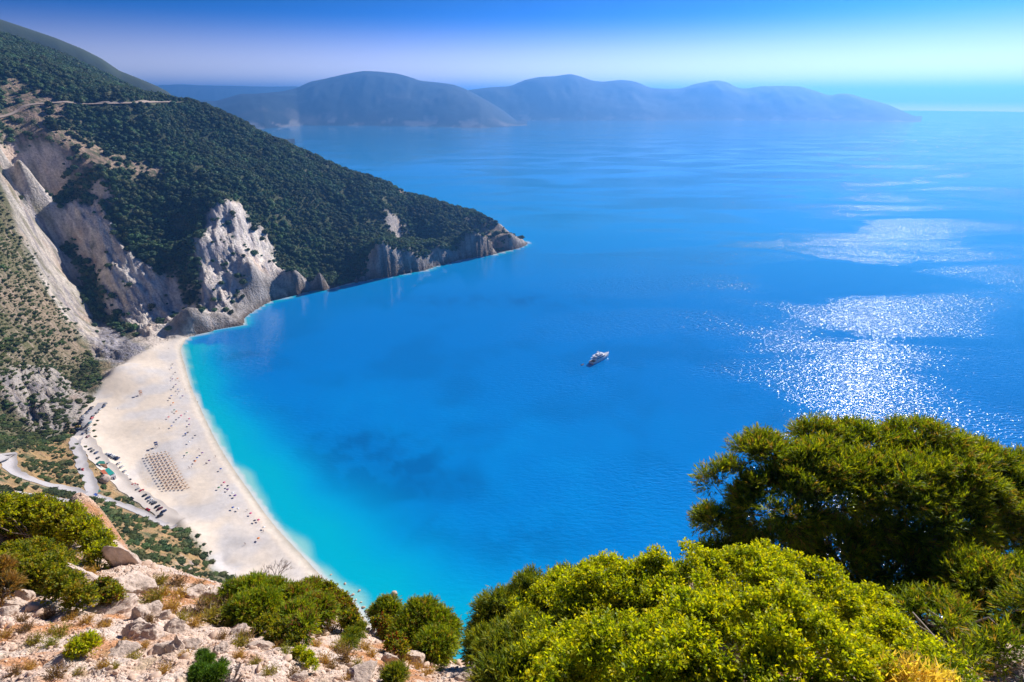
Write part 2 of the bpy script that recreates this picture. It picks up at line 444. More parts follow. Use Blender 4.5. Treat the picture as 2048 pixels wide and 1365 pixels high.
# look-up of the finished height (bilinear on the ring grid)
def ground(x, y):
    x = np.asarray(x, float); y = np.asarray(y, float)
    a = (np.arctan2(x, y) - az[0]) / (az[1] - az[0]); r = np.log(np.hypot(x, y) / rr[0]) / np.log(rr[1] / rr[0])
    a = np.clip(a, 0, NA - 1.001); r = np.clip(r, 0, NR - 1.001)
    i, j = r.astype(int), a.astype(int); fr, fa = r - i, a - j
    return (LZ[i, j] * (1 - fr) * (1 - fa) + LZ[i + 1, j] * fr * (1 - fa) + LZ[i, j + 1] * (1 - fr) * fa + LZ[i + 1, j + 1] * fr * fa)
def on_land(u, v):
    return march(u, v, ground, 70, 2800, 2600)

# where the ground is bare, dry, wooded
GY, GX = np.gradient(LZ, axis=0), np.gradient(LZ, axis=1)
dr = np.gradient(rr)[:, None]; da = (az[1] - az[0]) * R
SLOPE = np.hypot(GY / dr, GX / da)
def px_poly(P): return np.array([on_land(u, v)[:2] for u, v in P])
DRY = [px_poly(P) for P in (
    [(0,158),(60,168),(112,196),(142,212),(140,240),(60,262),(0,262)],
    [(70,262),(140,262),(210,300),(262,318),(330,330),(345,352),(250,350),(160,352),(90,330),(40,310),(0,300),(0,262)],
    [(0,560),(60,560),(120,620),(170,700),(160,730),(100,700),(60,650),(0,620)],
    [(940,432),(985,443),(1020,462),(1045,486),(1000,500),(960,470)],
    [(780,372),(800,378),(825,392),(805,388)])]
GOLD = [px_poly(P) for P in (
    [(0,940),(30,900),(70,885),(140,876),(150,900),(168,960),(178,975),(150,985),(60,962),(40,930),(20,935)],
    [(0,1010),(0,930),(30,960),(80,978),(180,1000),(260,1022),(330,1056),(390,1088),(420,1130),(400,1165),(330,1145),(260,1090),(180,1040)],
    [(172,872),(205,945),(235,985),(280,1022),(320,1045),(250,1012),(196,985),(182,950),(165,915)],
    [(132,800),(172,788),(186,800),(160,840),(140,870),(120,872),(134,850)])]
dry = np.clip(sum(soft_in(P, LX, LY, 8.0, 10.0, 18.0) for P in DRY), 0, 1)
gold = np.clip(sum(soft_in(P, LX, LY, 3.0, 3.0, 10.0) for P in GOLD), 0, 1)
cliff = np.clip(sum(LMASK.values()), 0, 1)
nearveg = sstep(700, 520, LY) * (1 - LBEACH)

SPUR = soft_in(px_poly([(0,348),(28,430),(56,500),(94,580),(134,645),(172,705),(188,745),(178,792),(135,860),(60,880),(0,900),(-250,900),(-250,330)]), LX, LY, 5.0, 5, 18) * (1 - LMASK['outcrop'])
cliff = cliff * (1 - SPUR * (1 - 0.0))
def mixc(a, b, t): return a + (np.asarray(b) - a) * t[..., None]
n1 = fbm(LX / 60, LY / 60, 4); n2 = fbm(LX / 9, LY / 9, 4); n3 = fbm(LX / 3.5, LY / 3.5, 3)
tint = np.zeros(LX.shape + (3,)) + np.array((0.085, 0.105, 0.050))             # woodland floor
tint = mixc(tint, (0.19, 0.165, 0.095), sstep(0.1, 0.6, n2 + 0.5 * n1) * 0.7)
tint = mixc(tint, (0.34, 0.25, 0.15), nearveg * sstep(-0.35, 0.35, n2 + n1) * 0.9)
tint = mixc(tint, (0.20, 0.165, 0.10), SPUR * 0.9)
tint = mixc(tint, (0.125, 0.12, 0.055), SPUR * sstep(-0.3, 0.3, n2 + 0.6 * n1))
tint = mixc(tint, (0.40, 0.31, 0.24), SPUR * sstep(0.25, 0.6, n3 - 0.3 * n1) * 0.7)
tint = mixc(tint, (0.42, 0.30, 0.22), dry * sstep(-0.5, 0.3, n2) * (1 - 0.5 * SPUR))
tint = mixc(tint, (0.42, 0.27, 0.12), gold * sstep(-0.8, 0.2, n2))
tint = mixc(tint, (0.58, 0.33, 0.20), soft_in(px_poly([(134,805),(172,790),(186,802),(162,842),(142,872),(134,850)]), LX, LY, 3.0, 2, 8))
tint = mixc(tint, (0.30, 0.19, 0.11), gold * sstep(0.0, 0.5, n3 + 0.5 * n2) * 0.7)
pale = np.array((0.76, 0.66, 0.57))
rockc = np.zeros(LX.shape + (3,)) + pale
rockc = mixc(rockc, (0.45, 0.41, 0.42), sstep(-0.05, 0.55, n2 + 0.4 * n3))
rockc = mixc(rockc, (0.66, 0.47, 0.34), sstep(0.25, 0.7, fbm(LX / 28 + 9, LY / 28, 4)) * 0.8)
rockc = mixc(rockc, (0.14, 0.16, 0.09), sstep(0.42, 0.75, fbm(LX / 14 + 40, LY / 14, 4) + 0.2 * n3) * 0.9)
for k, (dx, dy) in CLIFF_DIR.items():          # pale and grey streaks running down the faces
    al, ac = LX * dx + LY * dy, -LX * dy + LY * dx
    st = fbm(ac / 5.0 + 0.8 * fbm(LX / 18, LY / 18, 2), al / 45.0, 4, 0.6)
    rockc = mixc(rockc, (0.84, 0.75, 0.64), sstep(-0.1, 0.4, st) * LMASK[k] * 0.85)
    rockc = mixc(rockc, (0.34, 0.31, 0.32), sstep(-0.15, -0.6, st) * LMASK[k] * 0.75)
rockc = rockc * (1 - 0.50 * LMASK['outcrop'])[..., None] * (1 - 0.34 * LMASK['gully'])[..., None]  # shade of the gully put into its rock colour
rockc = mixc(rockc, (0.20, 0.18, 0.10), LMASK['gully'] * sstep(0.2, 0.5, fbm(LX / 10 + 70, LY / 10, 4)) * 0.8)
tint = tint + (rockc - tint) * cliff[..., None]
steep = sstep(1.25, 1.8, SLOPE + 0.3 * n2) * (1 - LBEACH) * sstep(1330, 1270, LY) * (1 - SPUR)
tint = tint + (rockc * 0.9 - tint) * (steep * (1 - cliff))[..., None]
cr = mixc(np.zeros(LX.shape + (3,)) + np.array((0.40, 0.36, 0.33)), (0.22, 0.19, 0.16), sstep(-0.3, 0.4, n2))
tint = tint + (cr - tint) * (LCOAST * sstep(-0.5, 0.1, n2 + 0.6))[..., None]
tint = mixc(tint, (0.13, 0.10, 0.08), sstep(5.0, 1.2, LZ) * (1 - LBEACH) * (LY > 650))          # wet foot of the rocks
scree = soft_in(px_poly([(205,640),(240,665),(285,690),(305,700),(270,716),(225,730),(205,705),(190,680)]), LX, LY, 5.0, 4, 12)
tint = mixc(tint, (0.34, 0.32, 0.35), scree * sstep(-0.6, 0.1, n3))
fan = soft_in(px_poly([(245,690),(270,670),(345,676),(338,700),(270,730),(215,770),(196,760),(230,735)]), LX, LY, 6.0, 4, 12) * (1 - scree)
tint = mixc(tint, (0.60, 0.51, 0.43), fan)
sand = np.zeros(LX.shape + (3,)) + np.array((0.735, 0.625, 0.505))
gx = sstep(-0.15, 0.5, fbm(LX / 45 + 3, LY / 45 + 8, 3))
sand = mixc(sand, (0.63, 0.585, 0.55), gx)                                      # grey shingle among the sand
wet = sstep(26, 9, LSD) * sstep(5, 9, LSD)
sand = mixc(sand, (0.60, 0.55, 0.51), 0.6 * wet)
sand = mixc(sand, (0.80, 0.70, 0.58), sstep(7, 3.5, LSD + 1.5 * n2))
sand = mixc(sand, (0.55, 0.44, 0.32), sstep(0.5, 0.8, fbm(LX / 16, LY / 16 + 77, 4)) * sstep(60, 95, LSD) * 0.7)
tint = tint + (sand - tint) * LBEACH[..., None]
tint = np.clip(tint * (1 + 0.10 * n3 + 0.06 * n2)[..., None], 0.01, 0.85)

mat_land = tint_mat('mountain_ground', noise_scale=0.35, noise_amt=0.36, bump_scale=0.38, bump=1.0, bump_dist=2.6)
mat_sand = tint_mat('beach_sand', noise_scale=0.8, noise_amt=0.07, bump_scale=0.7, bump=0.25, bump_dist=0.25)
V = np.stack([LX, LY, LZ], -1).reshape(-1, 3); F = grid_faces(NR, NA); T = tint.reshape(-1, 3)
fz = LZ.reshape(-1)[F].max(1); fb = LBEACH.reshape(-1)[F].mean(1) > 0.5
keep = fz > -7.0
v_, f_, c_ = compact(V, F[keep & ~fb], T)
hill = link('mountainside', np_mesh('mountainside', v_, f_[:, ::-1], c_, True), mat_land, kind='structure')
v_, f_, c_ = compact(V, F[keep & fb], T)
link('beach', np_mesh('beach', v_, f_[:, ::-1], c_, True), mat_sand, kind='structure')

# ---------------------------------------------------------------- roads
mat_road = simple_mat('pale_road', (0.42, 0.39, 0.38), 0.9, vary=0.10, scale=0.25)
mat_track = simple_mat('sandy_track', (0.60, 0.53, 0.46), 0.95, vary=0.10, scale=0.2)
mat_mroad = simple_mat('cut_road', (0.42, 0.33, 0.27), 0.95, vary=0.15, scale=0.05)
ROADS = []
def road(name, pts_px, width, mat, lift=0.35):
    pts = smooth_line([on_land(u, v)[:2] for u, v in pts_px], 8)
    ROADS.append((pts, width))
    tg = np.gradient(pts, axis=0); tg /= np.linalg.norm(tg, axis=1)[:, None] + 1e-9
    nr = np.stack([-tg[:, 1], tg[:, 0]], 1); K = 7; vs = []
    zc = ground(pts[:, 0], pts[:, 1])
    zc = np.convolve(np.pad(zc, 4, 'edge'), np.ones(9) / 9, 'valid')
    for k in range(K):
        o = (k / (K - 1) - 0.5) * width * (1 + 0.10 * np.sin(np.arange(len(pts)) * 0.9 + k))
        p = pts + nr * o[:, None]
        z = np.maximum(ground(p[:, 0], p[:, 1]), zc - 0.6) + lift
        vs.append(np.stack([p[:, 0], p[:, 1], z], 1))
    me = np_mesh(name, np.concatenate(vs), grid_faces(K, len(pts)), None, True)
    return link(name, me, mat, kind='structure')
road('hairpin_road', [(-30,930),(0,920),(22,914),(20,930),(28,945),(50,956),(80,966),(112,974),(145,982),(172,990),(184,988),(184,974),(177,956),(166,937),(163,922),(160,908),(152,896),(151,886),(156,876),(164,862),(172,846),(186,826),(206,806)], 7.5, mat_road)
road('beach_track', [(160,872),(174,884),(186,902),(200,922),(222,944),(246,968),(272,988),(300,1006),(332,1028),(356,1046)], 11.0, mat_track)
road('lower_road', [(188,992),(212,1000),(234,1009),(258,1016),(292,1031),(326,1048),(350,1056)], 6.0, mat_road)
road('slope_road', [(30,985),(70,992),(105,999),(145,1008),(171,1020),(186,1030)], 6.0, mat_road)
road('mountain_road', [(-20,238),(15,232),(35,224),(50,213),(85,208),(140,206),(200,208),(270,208),(330,206),(365,206)], 5.0, mat_mroad, 0.8)

# ================================================================ SEA
def sea_depth(x, y):
    sd = -shore_sd(x, y)                                # metres off the shore
    px = (y > 640)
    k = np.where(px, 5.0, 18.0 + 11.0 * sstep(520, 300, y))                          # the rocks drop off faster than the beach
    d = 16 * (1 - np.exp(-np.maximum(sd + 6 * fbm(x / 60, y / 60, 3), 0) / k / 1.6))
    return d, sd
SA, SR = 400, 360
sea_az = np.radians(np.linspace(-75, 75, SA)); sea_r = np.geomspace(110, 15200, SR)
A2, R2 = np.meshgrid(sea_az, sea_r); SX, SY = R2 * np.sin(A2), R2 * np.cos(A2)
sdep, ssd = sea_depth(SX, SY)
m1 = fbm(SX / 130 + 4, SY / 130, 4); m2 = fbm(SX / 45, SY / 45 + 30, 4)
def blob(u, v, rx, ry, rot=0.0):
    cx, cy, _ = at_z(u, v, 0); c, s = math.cos(rot), math.sin(rot)
    dx, dy = SX - cx, SY - cy
    return np.exp(-(((dx * c + dy * s) / rx) ** 2 + ((-dx * s + dy * c) / ry) ** 2 + 0.8 * m2))
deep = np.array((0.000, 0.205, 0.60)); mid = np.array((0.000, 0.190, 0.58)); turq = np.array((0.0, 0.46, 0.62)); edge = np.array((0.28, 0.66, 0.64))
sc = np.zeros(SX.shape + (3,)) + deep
sc = mixc(sc, (0.0, 0.31, 0.66), sstep(600, 1500, R2))  # sky reflection far out put into the water colour: lighter and greener
shal = np.clip(blob(900, 1130, 110, 90) + blob(690, 1060, 60, 70) + blob(1150, 1150, 90, 60) + 0.5 * blob(700, 800, 90, 60) + 0.6 * blob(1000, 900, 200, 70), 0, 1)
sc = mixc(sc, (0.000, 0.26, 0.68), shal * 0.75)
dark = np.clip(1.5 * blob(650, 945, 84, 42) + 0.9 * blob(600, 915, 26, 16) + 0.5 * blob(760, 975, 40, 16) + 0.7 * blob(720, 890, 30, 20) + 0.6 * blob(480, 712, 40, 14, 0.3) + 0.5 * blob(1000, 600, 200, 30) + 0.35 * blob(760, 1090, 60, 26) + 0.4 * blob(960, 1060, 60, 22) + 0.35 * blob(1090, 1120, 50, 20) + 0.4 * blob(560, 830, 40, 20), 0, 1)
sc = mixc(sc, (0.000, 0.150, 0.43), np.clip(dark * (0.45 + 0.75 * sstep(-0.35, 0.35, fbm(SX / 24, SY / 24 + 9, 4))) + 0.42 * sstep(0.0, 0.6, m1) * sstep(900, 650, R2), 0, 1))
sc = mixc(sc, (0.0, 0.36, 0.68), sstep(15.2, 9.0, sdep))
sc = mixc(sc, turq, sstep(12.0, 5.0, sdep))
sc = mixc(sc, edge, sstep(3.0, 0.6, sdep))
sc = mixc(sc, (0.80, 0.80, 0.76), sstep(3.2, 1.2, ssd + 1.6 * m2) * 0.85)
msea, ns, ls = new_mat('sea_water')
out = node(ns, 'ShaderNodeOutputMaterial'); b = node(ns, 'ShaderNodeBsdfPrincipled', Roughness=0.12, IOR=1.333)
b.inputs['Specular IOR Level'].default_value = 0.9
at = node(ns, 'ShaderNodeAttribute', attribute_name='tint'); tc = node(ns, 'ShaderNodeTexCoord')
# wind lanes: smooth slicks between rippled water
mpl = node(ns, 'ShaderNodeMapping'); mpl.inputs['Rotation'].default_value = (0, 0, 0.25); mpl.inputs['Scale'].default_value = (1 / 420, 1 / 170, 1)
lane = node(ns, 'ShaderNodeTexNoise', Scale=1.0, Detail=4.0, Roughness=0.55, Distortion=0.8)
lr = node(ns, 'ShaderNodeMapRange'); lr.interpolation_type = 'SMOOTHSTEP'
for k, val in (('From Min', 0.36), ('From Max', 0.66), ('To Min', 0.0), ('To Max', 1.0)): lr.inputs[k].default_value = val
ls.new(tc.outputs['Object'], mpl.inputs['Vector']); ls.new(mpl.outputs['Vector'], lane.inputs['Vector']); 
op = node(ns, 'ShaderNodeAttribute', attribute_name='open_sea'); sb = node(ns, 'ShaderNodeMath', operation='MULTIPLY_ADD'); sb.inputs[1].default_value = -0.05
ls.new(op.outputs['Fac'], sb.inputs[0]); ls.new(lane.outputs['Fac'], sb.inputs[2]); ls.new(sb.outputs['Value'], lr.inputs['Value'])
mp1 = node(ns, 'ShaderNodeMapping'); mp1.inputs['Rotation'].default_value = (0, 0, 0.35); mp1.inputs['Scale'].default_value = (0.15, 0.38, 1)
w1 = node(ns, 'ShaderNodeTexNoise', Scale=1.0, Detail=1.5, Roughness=0.55, Distortion=0.4)
mp2 = node(ns, 'ShaderNodeMapping'); mp2.inputs['Rotation'].default_value = (0, 0, -0.4); mp2.inputs['Scale'].default_value = (0.5, 0.9, 1)
w2 = node(ns, 'ShaderNodeTexNoise', Scale=1.0, Detail=0.0, Roughness=0.6)
ls.new(tc.outputs['Object'], mp1.inputs['Vector']); ls.new(mp1.outputs['Vector'], w1.inputs['Vector'])
ls.new(tc.outputs['Object'], mp2.inputs['Vector']); ls.new(mp2.outputs['Vector'], w2.inputs['Vector'])
ad = node(ns, 'ShaderNodeMath', operation='MULTIPLY_ADD'); ad.inputs[1].default_value = 0.2
ls.new(w2.outputs['Fac'], ad.inputs[0]); ls.new(w1.outputs['Fac'], ad.inputs[2])
hs = node(ns, 'ShaderNodeMapRange'); hs.inputs['To Min'].default_value = 0.06; hs.inputs['To Max'].default_value = 1.0
ls.new(lr.outputs['Result'], hs.inputs['Value'])
bp = node(ns, 'ShaderNodeBump', Distance=WAVE_HEIGHT)
wa = node(ns, 'ShaderNodeAttribute', attribute_name='wind'); wm = node(ns, 'ShaderNodeMath', operation='MULTIPLY'); ls.new(wa.outputs['Fac'], wm.inputs[0]); ls.new(hs.outputs['Result'], wm.inputs[1])
ls.new(wm.outputs['Value'], bp.inputs['Strength']); ls.new(ad.outputs['Value'], bp.inputs['Height'])
rg = node(ns, 'ShaderNodeMapRange'); rg.inputs['To Min'].default_value = SEA_ROUGH[0]; rg.inputs['To Max'].default_value = SEA_ROUGH[1]
ls.new(lr.outputs['Result'], rg.inputs['Value']); ls.new(rg.outputs['Result'], b.inputs['Roughness'])
ls.new(at.outputs['Color'], b.inputs['Base Color']); ls.new(bp.outputs['Normal'], b.inputs['Normal']); ls.new(b.outputs['BSDF'], out.inputs['Surface'])
sv = np.stack([SX, SY, np.zeros_like(SX)], -1).reshape(-1, 3)
sf = grid_faces(SR, SA); sf = sf[(ssd.reshape(-1)[sf].max(1) > -25)]
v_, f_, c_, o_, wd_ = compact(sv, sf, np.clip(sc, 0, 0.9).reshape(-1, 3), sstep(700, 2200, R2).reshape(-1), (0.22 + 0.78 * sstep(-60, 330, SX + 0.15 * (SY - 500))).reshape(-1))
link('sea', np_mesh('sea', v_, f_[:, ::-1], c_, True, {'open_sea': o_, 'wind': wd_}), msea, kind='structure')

# ================================================================ FAR ISLANDS AND RIDGES
mat_far = tint_mat('far_hills', noise_scale=0.004, noise_amt=0.25, bump_scale=0.004, bump=0.3, bump_dist=40)
def far_land(name, sky_px, dist, depth, base_v=None, ridge_at=0.45, low=(0.018, 0.030, 0.022), bare=0.0, seed=0, extra=None, label=None):
    """a far mountain whose crest follows the skyline; dist = metres to its near shore"""
    sk = np.array(sky_px, float)
    us = np.linspace(sk[0, 0], sk[-1, 0], 260)
    vs = np.interp(us, sk[:, 0], sk[:, 1])
    k = np.ones(5) / 5; vs[2:-2] = np.convolve(vs, k, 'valid')
    a = np.array([ray(u, v) for u, v in zip(us, vs)])
    hd = np.hypot(a[:, 0], a[:, 1]); azs = np.arctan2(a[:, 0], a[:, 1]); el = a[:, 2] / hd
    if base_v is not None:
        bv = np.interp(us, *zip(*base_v)); ab = np.array([ray(u, v) for u, v in zip(us, bv)])
        d0 = EYE / np.maximum(-ab[:, 2] / np.hypot(ab[:, 0], ab[:, 1]), 1e-4)
    else: d0 = np.full(len(us), float(dist))
    NRr = 60; s = np.linspace(0, 1, NRr)
    rr_ = d0[None] + s[:, None] * depth
    crest = EYE + el * (d0 + ridge_at * depth)
    prof = np.where(s < ridge_at, np.sin(np.clip(s / ridge_at, 0, 1) * np.pi / 2) ** 1.25, np.cos(np.clip((s - ridge_at) / (1 - ridge_at), 0, 1) * np.pi / 2))
    x = rr_ * np.sin(azs)[None]; y = rr_ * np.cos(azs)[None]
    nz = ridged(x / 900 + seed, y / 1500, 4) - 0.6
    z = np.maximum(crest, 3)[None] * prof[:, None]
    z = z + nz * 0.10 * crest[None] * (np.sin(np.clip(s / ridge_at, 0, 2) * np.pi) ** 2)[:, None] * (s < ridge_at)[:, None]
    z = np.where(s[:, None] == 0, -2, np.maximum(z, -2))
    t = np.zeros(x.shape + (3,)) + np.array(low)
    t = mixc(t, (0.16, 0.15, 0.12), sstep(0.1, 0.7, fbm(x / 500 + seed, y / 500, 4)) * (0.25 + bare) * sstep(0.9, 0.3, prof)[:, None])
    t = mixc(t, (0.26, 0.24, 0.21), sstep(0.15, 0.5, fbm(x / 260 + seed, y / 260, 4)) * sstep(0.30, 0.08, prof)[:, None] * min(1.0, 0.4 + bare))
    return link(name, np_mesh(name, np.stack([x, y, z], -1).reshape(-1, 3), grid_faces(NRr, len(us)), t.reshape(-1, 3), True), mat_far, kind='structure'), (us, d0, azs)
far_land('far_ridge', [(250,178),(320,171),(355,169),(400,171),(450,172),(500,173),(540,174),(590,173),(640,180),(700,195)], 12000, 2200, seed=3)
far_land('island_mountain', [(300,196),(345,192),(390,200),(430,203),(455,196),(480,188),(510,188),(560,184),(590,178),(620,164),(650,158),(680,151),(710,145),(730,142.5),(760,144),(790,147),(812,152),(840,162),(870,165),(905,169),(930,178),(950,188),(975,202),(1000,217),(1030,238),(1054,251)],
         9500, 3600, base_v=[(300,262),(520,258),(590,252),(700,252),(850,254),(960,257),(1054,252)], bare=0.5, seed=11)
far_land('long_island', [(900,190),(940,180),(980,175),(1020,173),(1050,160),(1080,154),(1110,153),(1140,148),(1160,153),(1185,162),(1210,164),(1240,160),(1270,163),(1300,176),(1330,178),(1365,177),(1390,168),(1430,161),(1450,163),(1475,176),(1490,178),(1520,173),(1560,172),(1600,173),(1630,182),(1660,192),(1680,187),(1700,188),(1725,196),(1750,202),(1780,211),(1810,225),(1835,237),(1842,244)],
         10500, 2600, base_v=[(900,243),(1060,242),(1300,241.5),(1500,241),(1700,243),(1842,245)], bare=0.2, seed=23)
far_land('back_ridge', [(-120,0),(-60,18),(0,39),(63,60),(110,76),(164,98),(202,117),(239,142),(277,157),(315,173),(334,183),(353,199),(385,222)], 2300, 700, seed=41, bare=0.5, low=(0.045, 0.062, 0.035))
far_land('small_headland', [(470,236),(510,262),(530,268),(560,276),(578,281),(590,287)], 3800, 500, base_v=[(470,290),(530,290),(570,289),(590,288)], bare=0.4, seed=31)

# ================================================================ HAZE
hm, ns, ls = new_mat('sea_haze')
out = node(ns, 'ShaderNodeOutputMaterial'); pv = node(ns, 'ShaderNodeVolumePrincipled', Density=HAZE_DENSITY, Anisotropy=0.5)
pv.inputs['Color'].default_value = HAZE_COLOR + (1,)
ls.new(pv.outputs['Volume'], out.inputs['Volume'])
hz_ = Geo().box((0, 21000, 319), (60000, 47000, 642)).mesh('haze')
link('haze', hz_, hm, kind='stuff')

# ================================================================ TREES AND SCRUB ON THE SLOPES
def crown_mesh(name, seed, col, squash=0.85, leaves=150, leaf=0.26, spread=1.0, core=0.86):
    """a crown of leaf clumps about 1 m in radius, standing on z = 0"""
    r = np.random.default_rng(seed)
    bm = bmesh.new(); bmesh.ops.create_icosphere(bm, subdivisions=2, radius=1.0)
    cv = np.array([v.co[:] for v in bm.verts]); cf = np.array([[v.index for v in f.verts] for f in bm.faces]); bm.free()
    lobes = r.normal(size=(9, 3)); lobes /= np.linalg.norm(lobes, axis=1)[:, None]; lobes[:, 2] = np.abs(lobes[:, 2]) * 0.9
    bulge = 0.66 + 0.42 * np.max(np.clip((cv @ lobes.T) ** 7 * np.sign(cv @ lobes.T), 0, 1), axis=1) + r.normal(0, 0.035, len(cv))
    cv = cv * (bulge * core)[:, None]
    d = r.normal(size=(leaves, 3)); d /= np.linalg.norm(d, axis=1)[:, None]; d[:, 2] = np.abs(d[:, 2]) * 1.1 - 0.25
    rad = 0.62 + 0.42 * np.max(np.clip((d @ lobes.T) ** 7 * np.sign(d @ lobes.T), 0, 1), axis=1) + r.uniform(-0.06, 0.10, leaves)
    p = d * rad[:, None]
    a = np.cross(d, r.normal(size=(leaves, 3))); a /= np.linalg.norm(a, axis=1)[:, None] + 1e-9
    b = np.cross(a, d + 0.8 * r.normal(size=(leaves, 3))); b /= np.linalg.norm(b, axis=1)[:, None] + 1e-9
    s = leaf * r.uniform(0.6, 1.3, leaves)[:, None]
    q = np.concatenate([p - a * s * 0.6, p + a * s * 0.6, p + b * s * 1.2 + d * s * 0.3])
    lf = np.stack([np.arange(leaves), np.arange(leaves) + leaves, np.arange(leaves) + 2 * leaves], 1) + len(cv)
    v = np.concatenate([cv, q]); f = np.concatenate([cf, lf])
    v[:, 2] = (v[:, 2] + 0.72) * squash; v[:, :2] *= spread
    shade = np.concatenate([r.uniform(0.75, 1.1, len(cv)), np.tile(r.uniform(0.75, 1.45, leaves), 3)])
    return np_mesh(name, v, f, np.array(col)[None] * shade[:, None])
def crown_material(name, lo=0.7, hi=1.35):
    m = leaf_mat(name, 0.15, 0.8); ns, ls = m.node_tree.nodes, m.node_tree.links
    oi = node(ns, 'ShaderNodeObjectInfo'); mr = node(ns, 'ShaderNodeMapRange'); mr.inputs['To Min'].default_value = lo; mr.inputs['To Max'].default_value = hi
    mu = node(ns, 'ShaderNodeVectorMath', operation='SCALE'); at = [n for n in ns if n.type == 'ATTRIBUTE'][0]
    for l in list(at.outputs['Color'].links):
        to = l.to_socket; ls.remove(l); ls.new(mu.outputs['Vector'], to)
    gp_ = node(ns, 'ShaderNodeNewGeometry'); nz_ = node(ns, 'ShaderNodeTexNoise', Scale=0.022, Detail=4.0, Roughness=0.6); ls.new(gp_.outputs['Position'], nz_.inputs['Vector'])
    hs_ = node(ns, 'ShaderNodeHueSaturation'); h1 = node(ns, 'ShaderNodeMapRange'); h2 = node(ns, 'ShaderNodeMapRange')
    for h_, k_ in ((h1, (0.47, 0.53)), (h2, (0.55, 1.5))):
        h_.inputs['From Min'].default_value = 0.3; h_.inputs['From Max'].default_value = 0.7; h_.inputs['To Min'].default_value, h_.inputs['To Max'].default_value = k_; ls.new(nz_.outputs['Fac'], h_.inputs['Value'])
    ls.new(h1.outputs['Result'], hs_.inputs['Hue']); ls.new(h2.outputs['Result'], hs_.inputs['Value'])
    for l in list(mu.outputs['Vector'].links):
        to = l.to_socket; ls.remove(l); ls.new(hs_.outputs['Color'], to)
    ls.new(mu.outputs['Vector'], hs_.inputs['Color'])
    ls.new(oi.outputs['Random'], mr.inputs['Value']); ls.new(at.outputs['Color'], mu.inputs[0]); ls.new(mr.outputs['Result'], mu.inputs['Scale'])
    return m
mat_crown = crown_material('tree_crown'); mat_trunk = simple_mat('tree_trunk', (0.10, 0.075, 0.055), 0.95)
mat_scrub = crown_material('scrub_leaves', 0.65, 1.4)

near_road = np.zeros(LX.shape)
for pts, w in ROADS: near_road = np.maximum(near_road, sstep(w * 0.5 + 4.0, w * 0.5 + 1.5, seg_dist(pts[::3], LX, LY)))
clump = fbm(LX / 22 + 5, LY / 22, 4); clump2 = fbm(LX / 70 - 8, LY / 70, 3)
steepness = sstep(1.5, 2.1, SLOPE)
bare = np.clip(cliff * np.where(fbm(LX / 14 + 40, LY / 14, 4) > 0.45, 0.6, 0.985) + LBEACH + near_road + steepness + sstep(14, 6, LSD) + scree + fan, 0, 1)
tree_d = (1 - bare) * sstep(560, 720, LY + 0.35 * LX + 120) * (1 - 0.95 * dry * sstep(-0.75, -0.15, clump)) * (1 - 0.85 * sstep(0.55, 0.7, fbm(LX / 38 + 90, LY / 38, 3))) * sstep(-0.95, -0.35, clump + 0.5 * clump2)
FOREST_EDGE = px_poly([(0,345),(30,430),(60,500),(100,580),(140,645),(180,705),(200,745),(186,800),(135,860),(60,880),(0,900),(-250,900),(-250,330)])
spur_m = soft_in(FOREST_EDGE, LX, LY, 6.0, 6, 20)
tree_d = tree_d * (1 - spur_m)
low_m = ((LY < 470) & (LX > -520) & (LY > 150)) * 1.0
scrub_d = np.clip(1 - LBEACH - near_road - sstep(2.2, 3.0, SLOPE), 0, 1) * sstep(6, 14, LSD) * np.clip(spur_m + low_m, 0, 1)
scrub_d = scrub_d * np.clip(sstep(-0.45, 0.12, clump + 0.35 * clump2) + 0.18, 0, 1) * (1 - 0.45 * LMASK['outcrop']) * (1 - 0.6 * gold * sstep(0.3, 0.0, clump))
def sample(arr, x, y):
    a = np.clip((np.arctan2(x, y) - az[0]) / (az[1] - az[0]), 0, NA - 1).round().astype(int); r = np.clip(np.log(np.hypot(x, y) / rr[0]) / np.log(rr[1] / rr[0]), 0, NR - 1).round().astype(int)
    return arr[r, a]
def jitter_grid(x0, x1, y0, y1, cell, seed):
    r = np.random.default_rng(seed); gx, gy = np.meshgrid(np.arange(x0, x1, cell), np.arange(y0, y1, cell))
    return gx.ravel() + r.uniform(-0.5, 0.5, gx.size) * cell, gy.ravel() + r.uniform(-0.5, 0.5, gx.size) * cell, r
def seen(x, y, z, n=70):
    ok = np.ones(len(x), bool)
    for t in np.linspace(0.12, 0.985, n): ok &= ground(x * t, y * t) < EYE + (z - EYE) * t
    c = y * CP - (z - EYE) * SP; u = 1024 + FPX * x / c; v = 682.5 + FPX * (-(z - EYE) * CP - y * SP) / c
    return ok & (u > -40) & (u < 2088) & (v > -20) & (v < 1400)
def scatter(dens, x0, x1, y0, y1, cell, smin, smax, seed):
    x, y, r = jitter_grid(x0, x1, y0, y1, cell, seed)
    k = (r.random(len(x)) < sample(dens, x, y)); x, y = x[k], y[k]
    z = ground(x, y); s = smin + (smax - smin) * r.random(len(x)) ** 2.2 * (1 + 0.5 * fbm(x / 40, y / 40, 3))
    k = seen(x, y, z + s * 1.6); return x[k], y[k], z[k] - 0.25 * s[k], s[k]
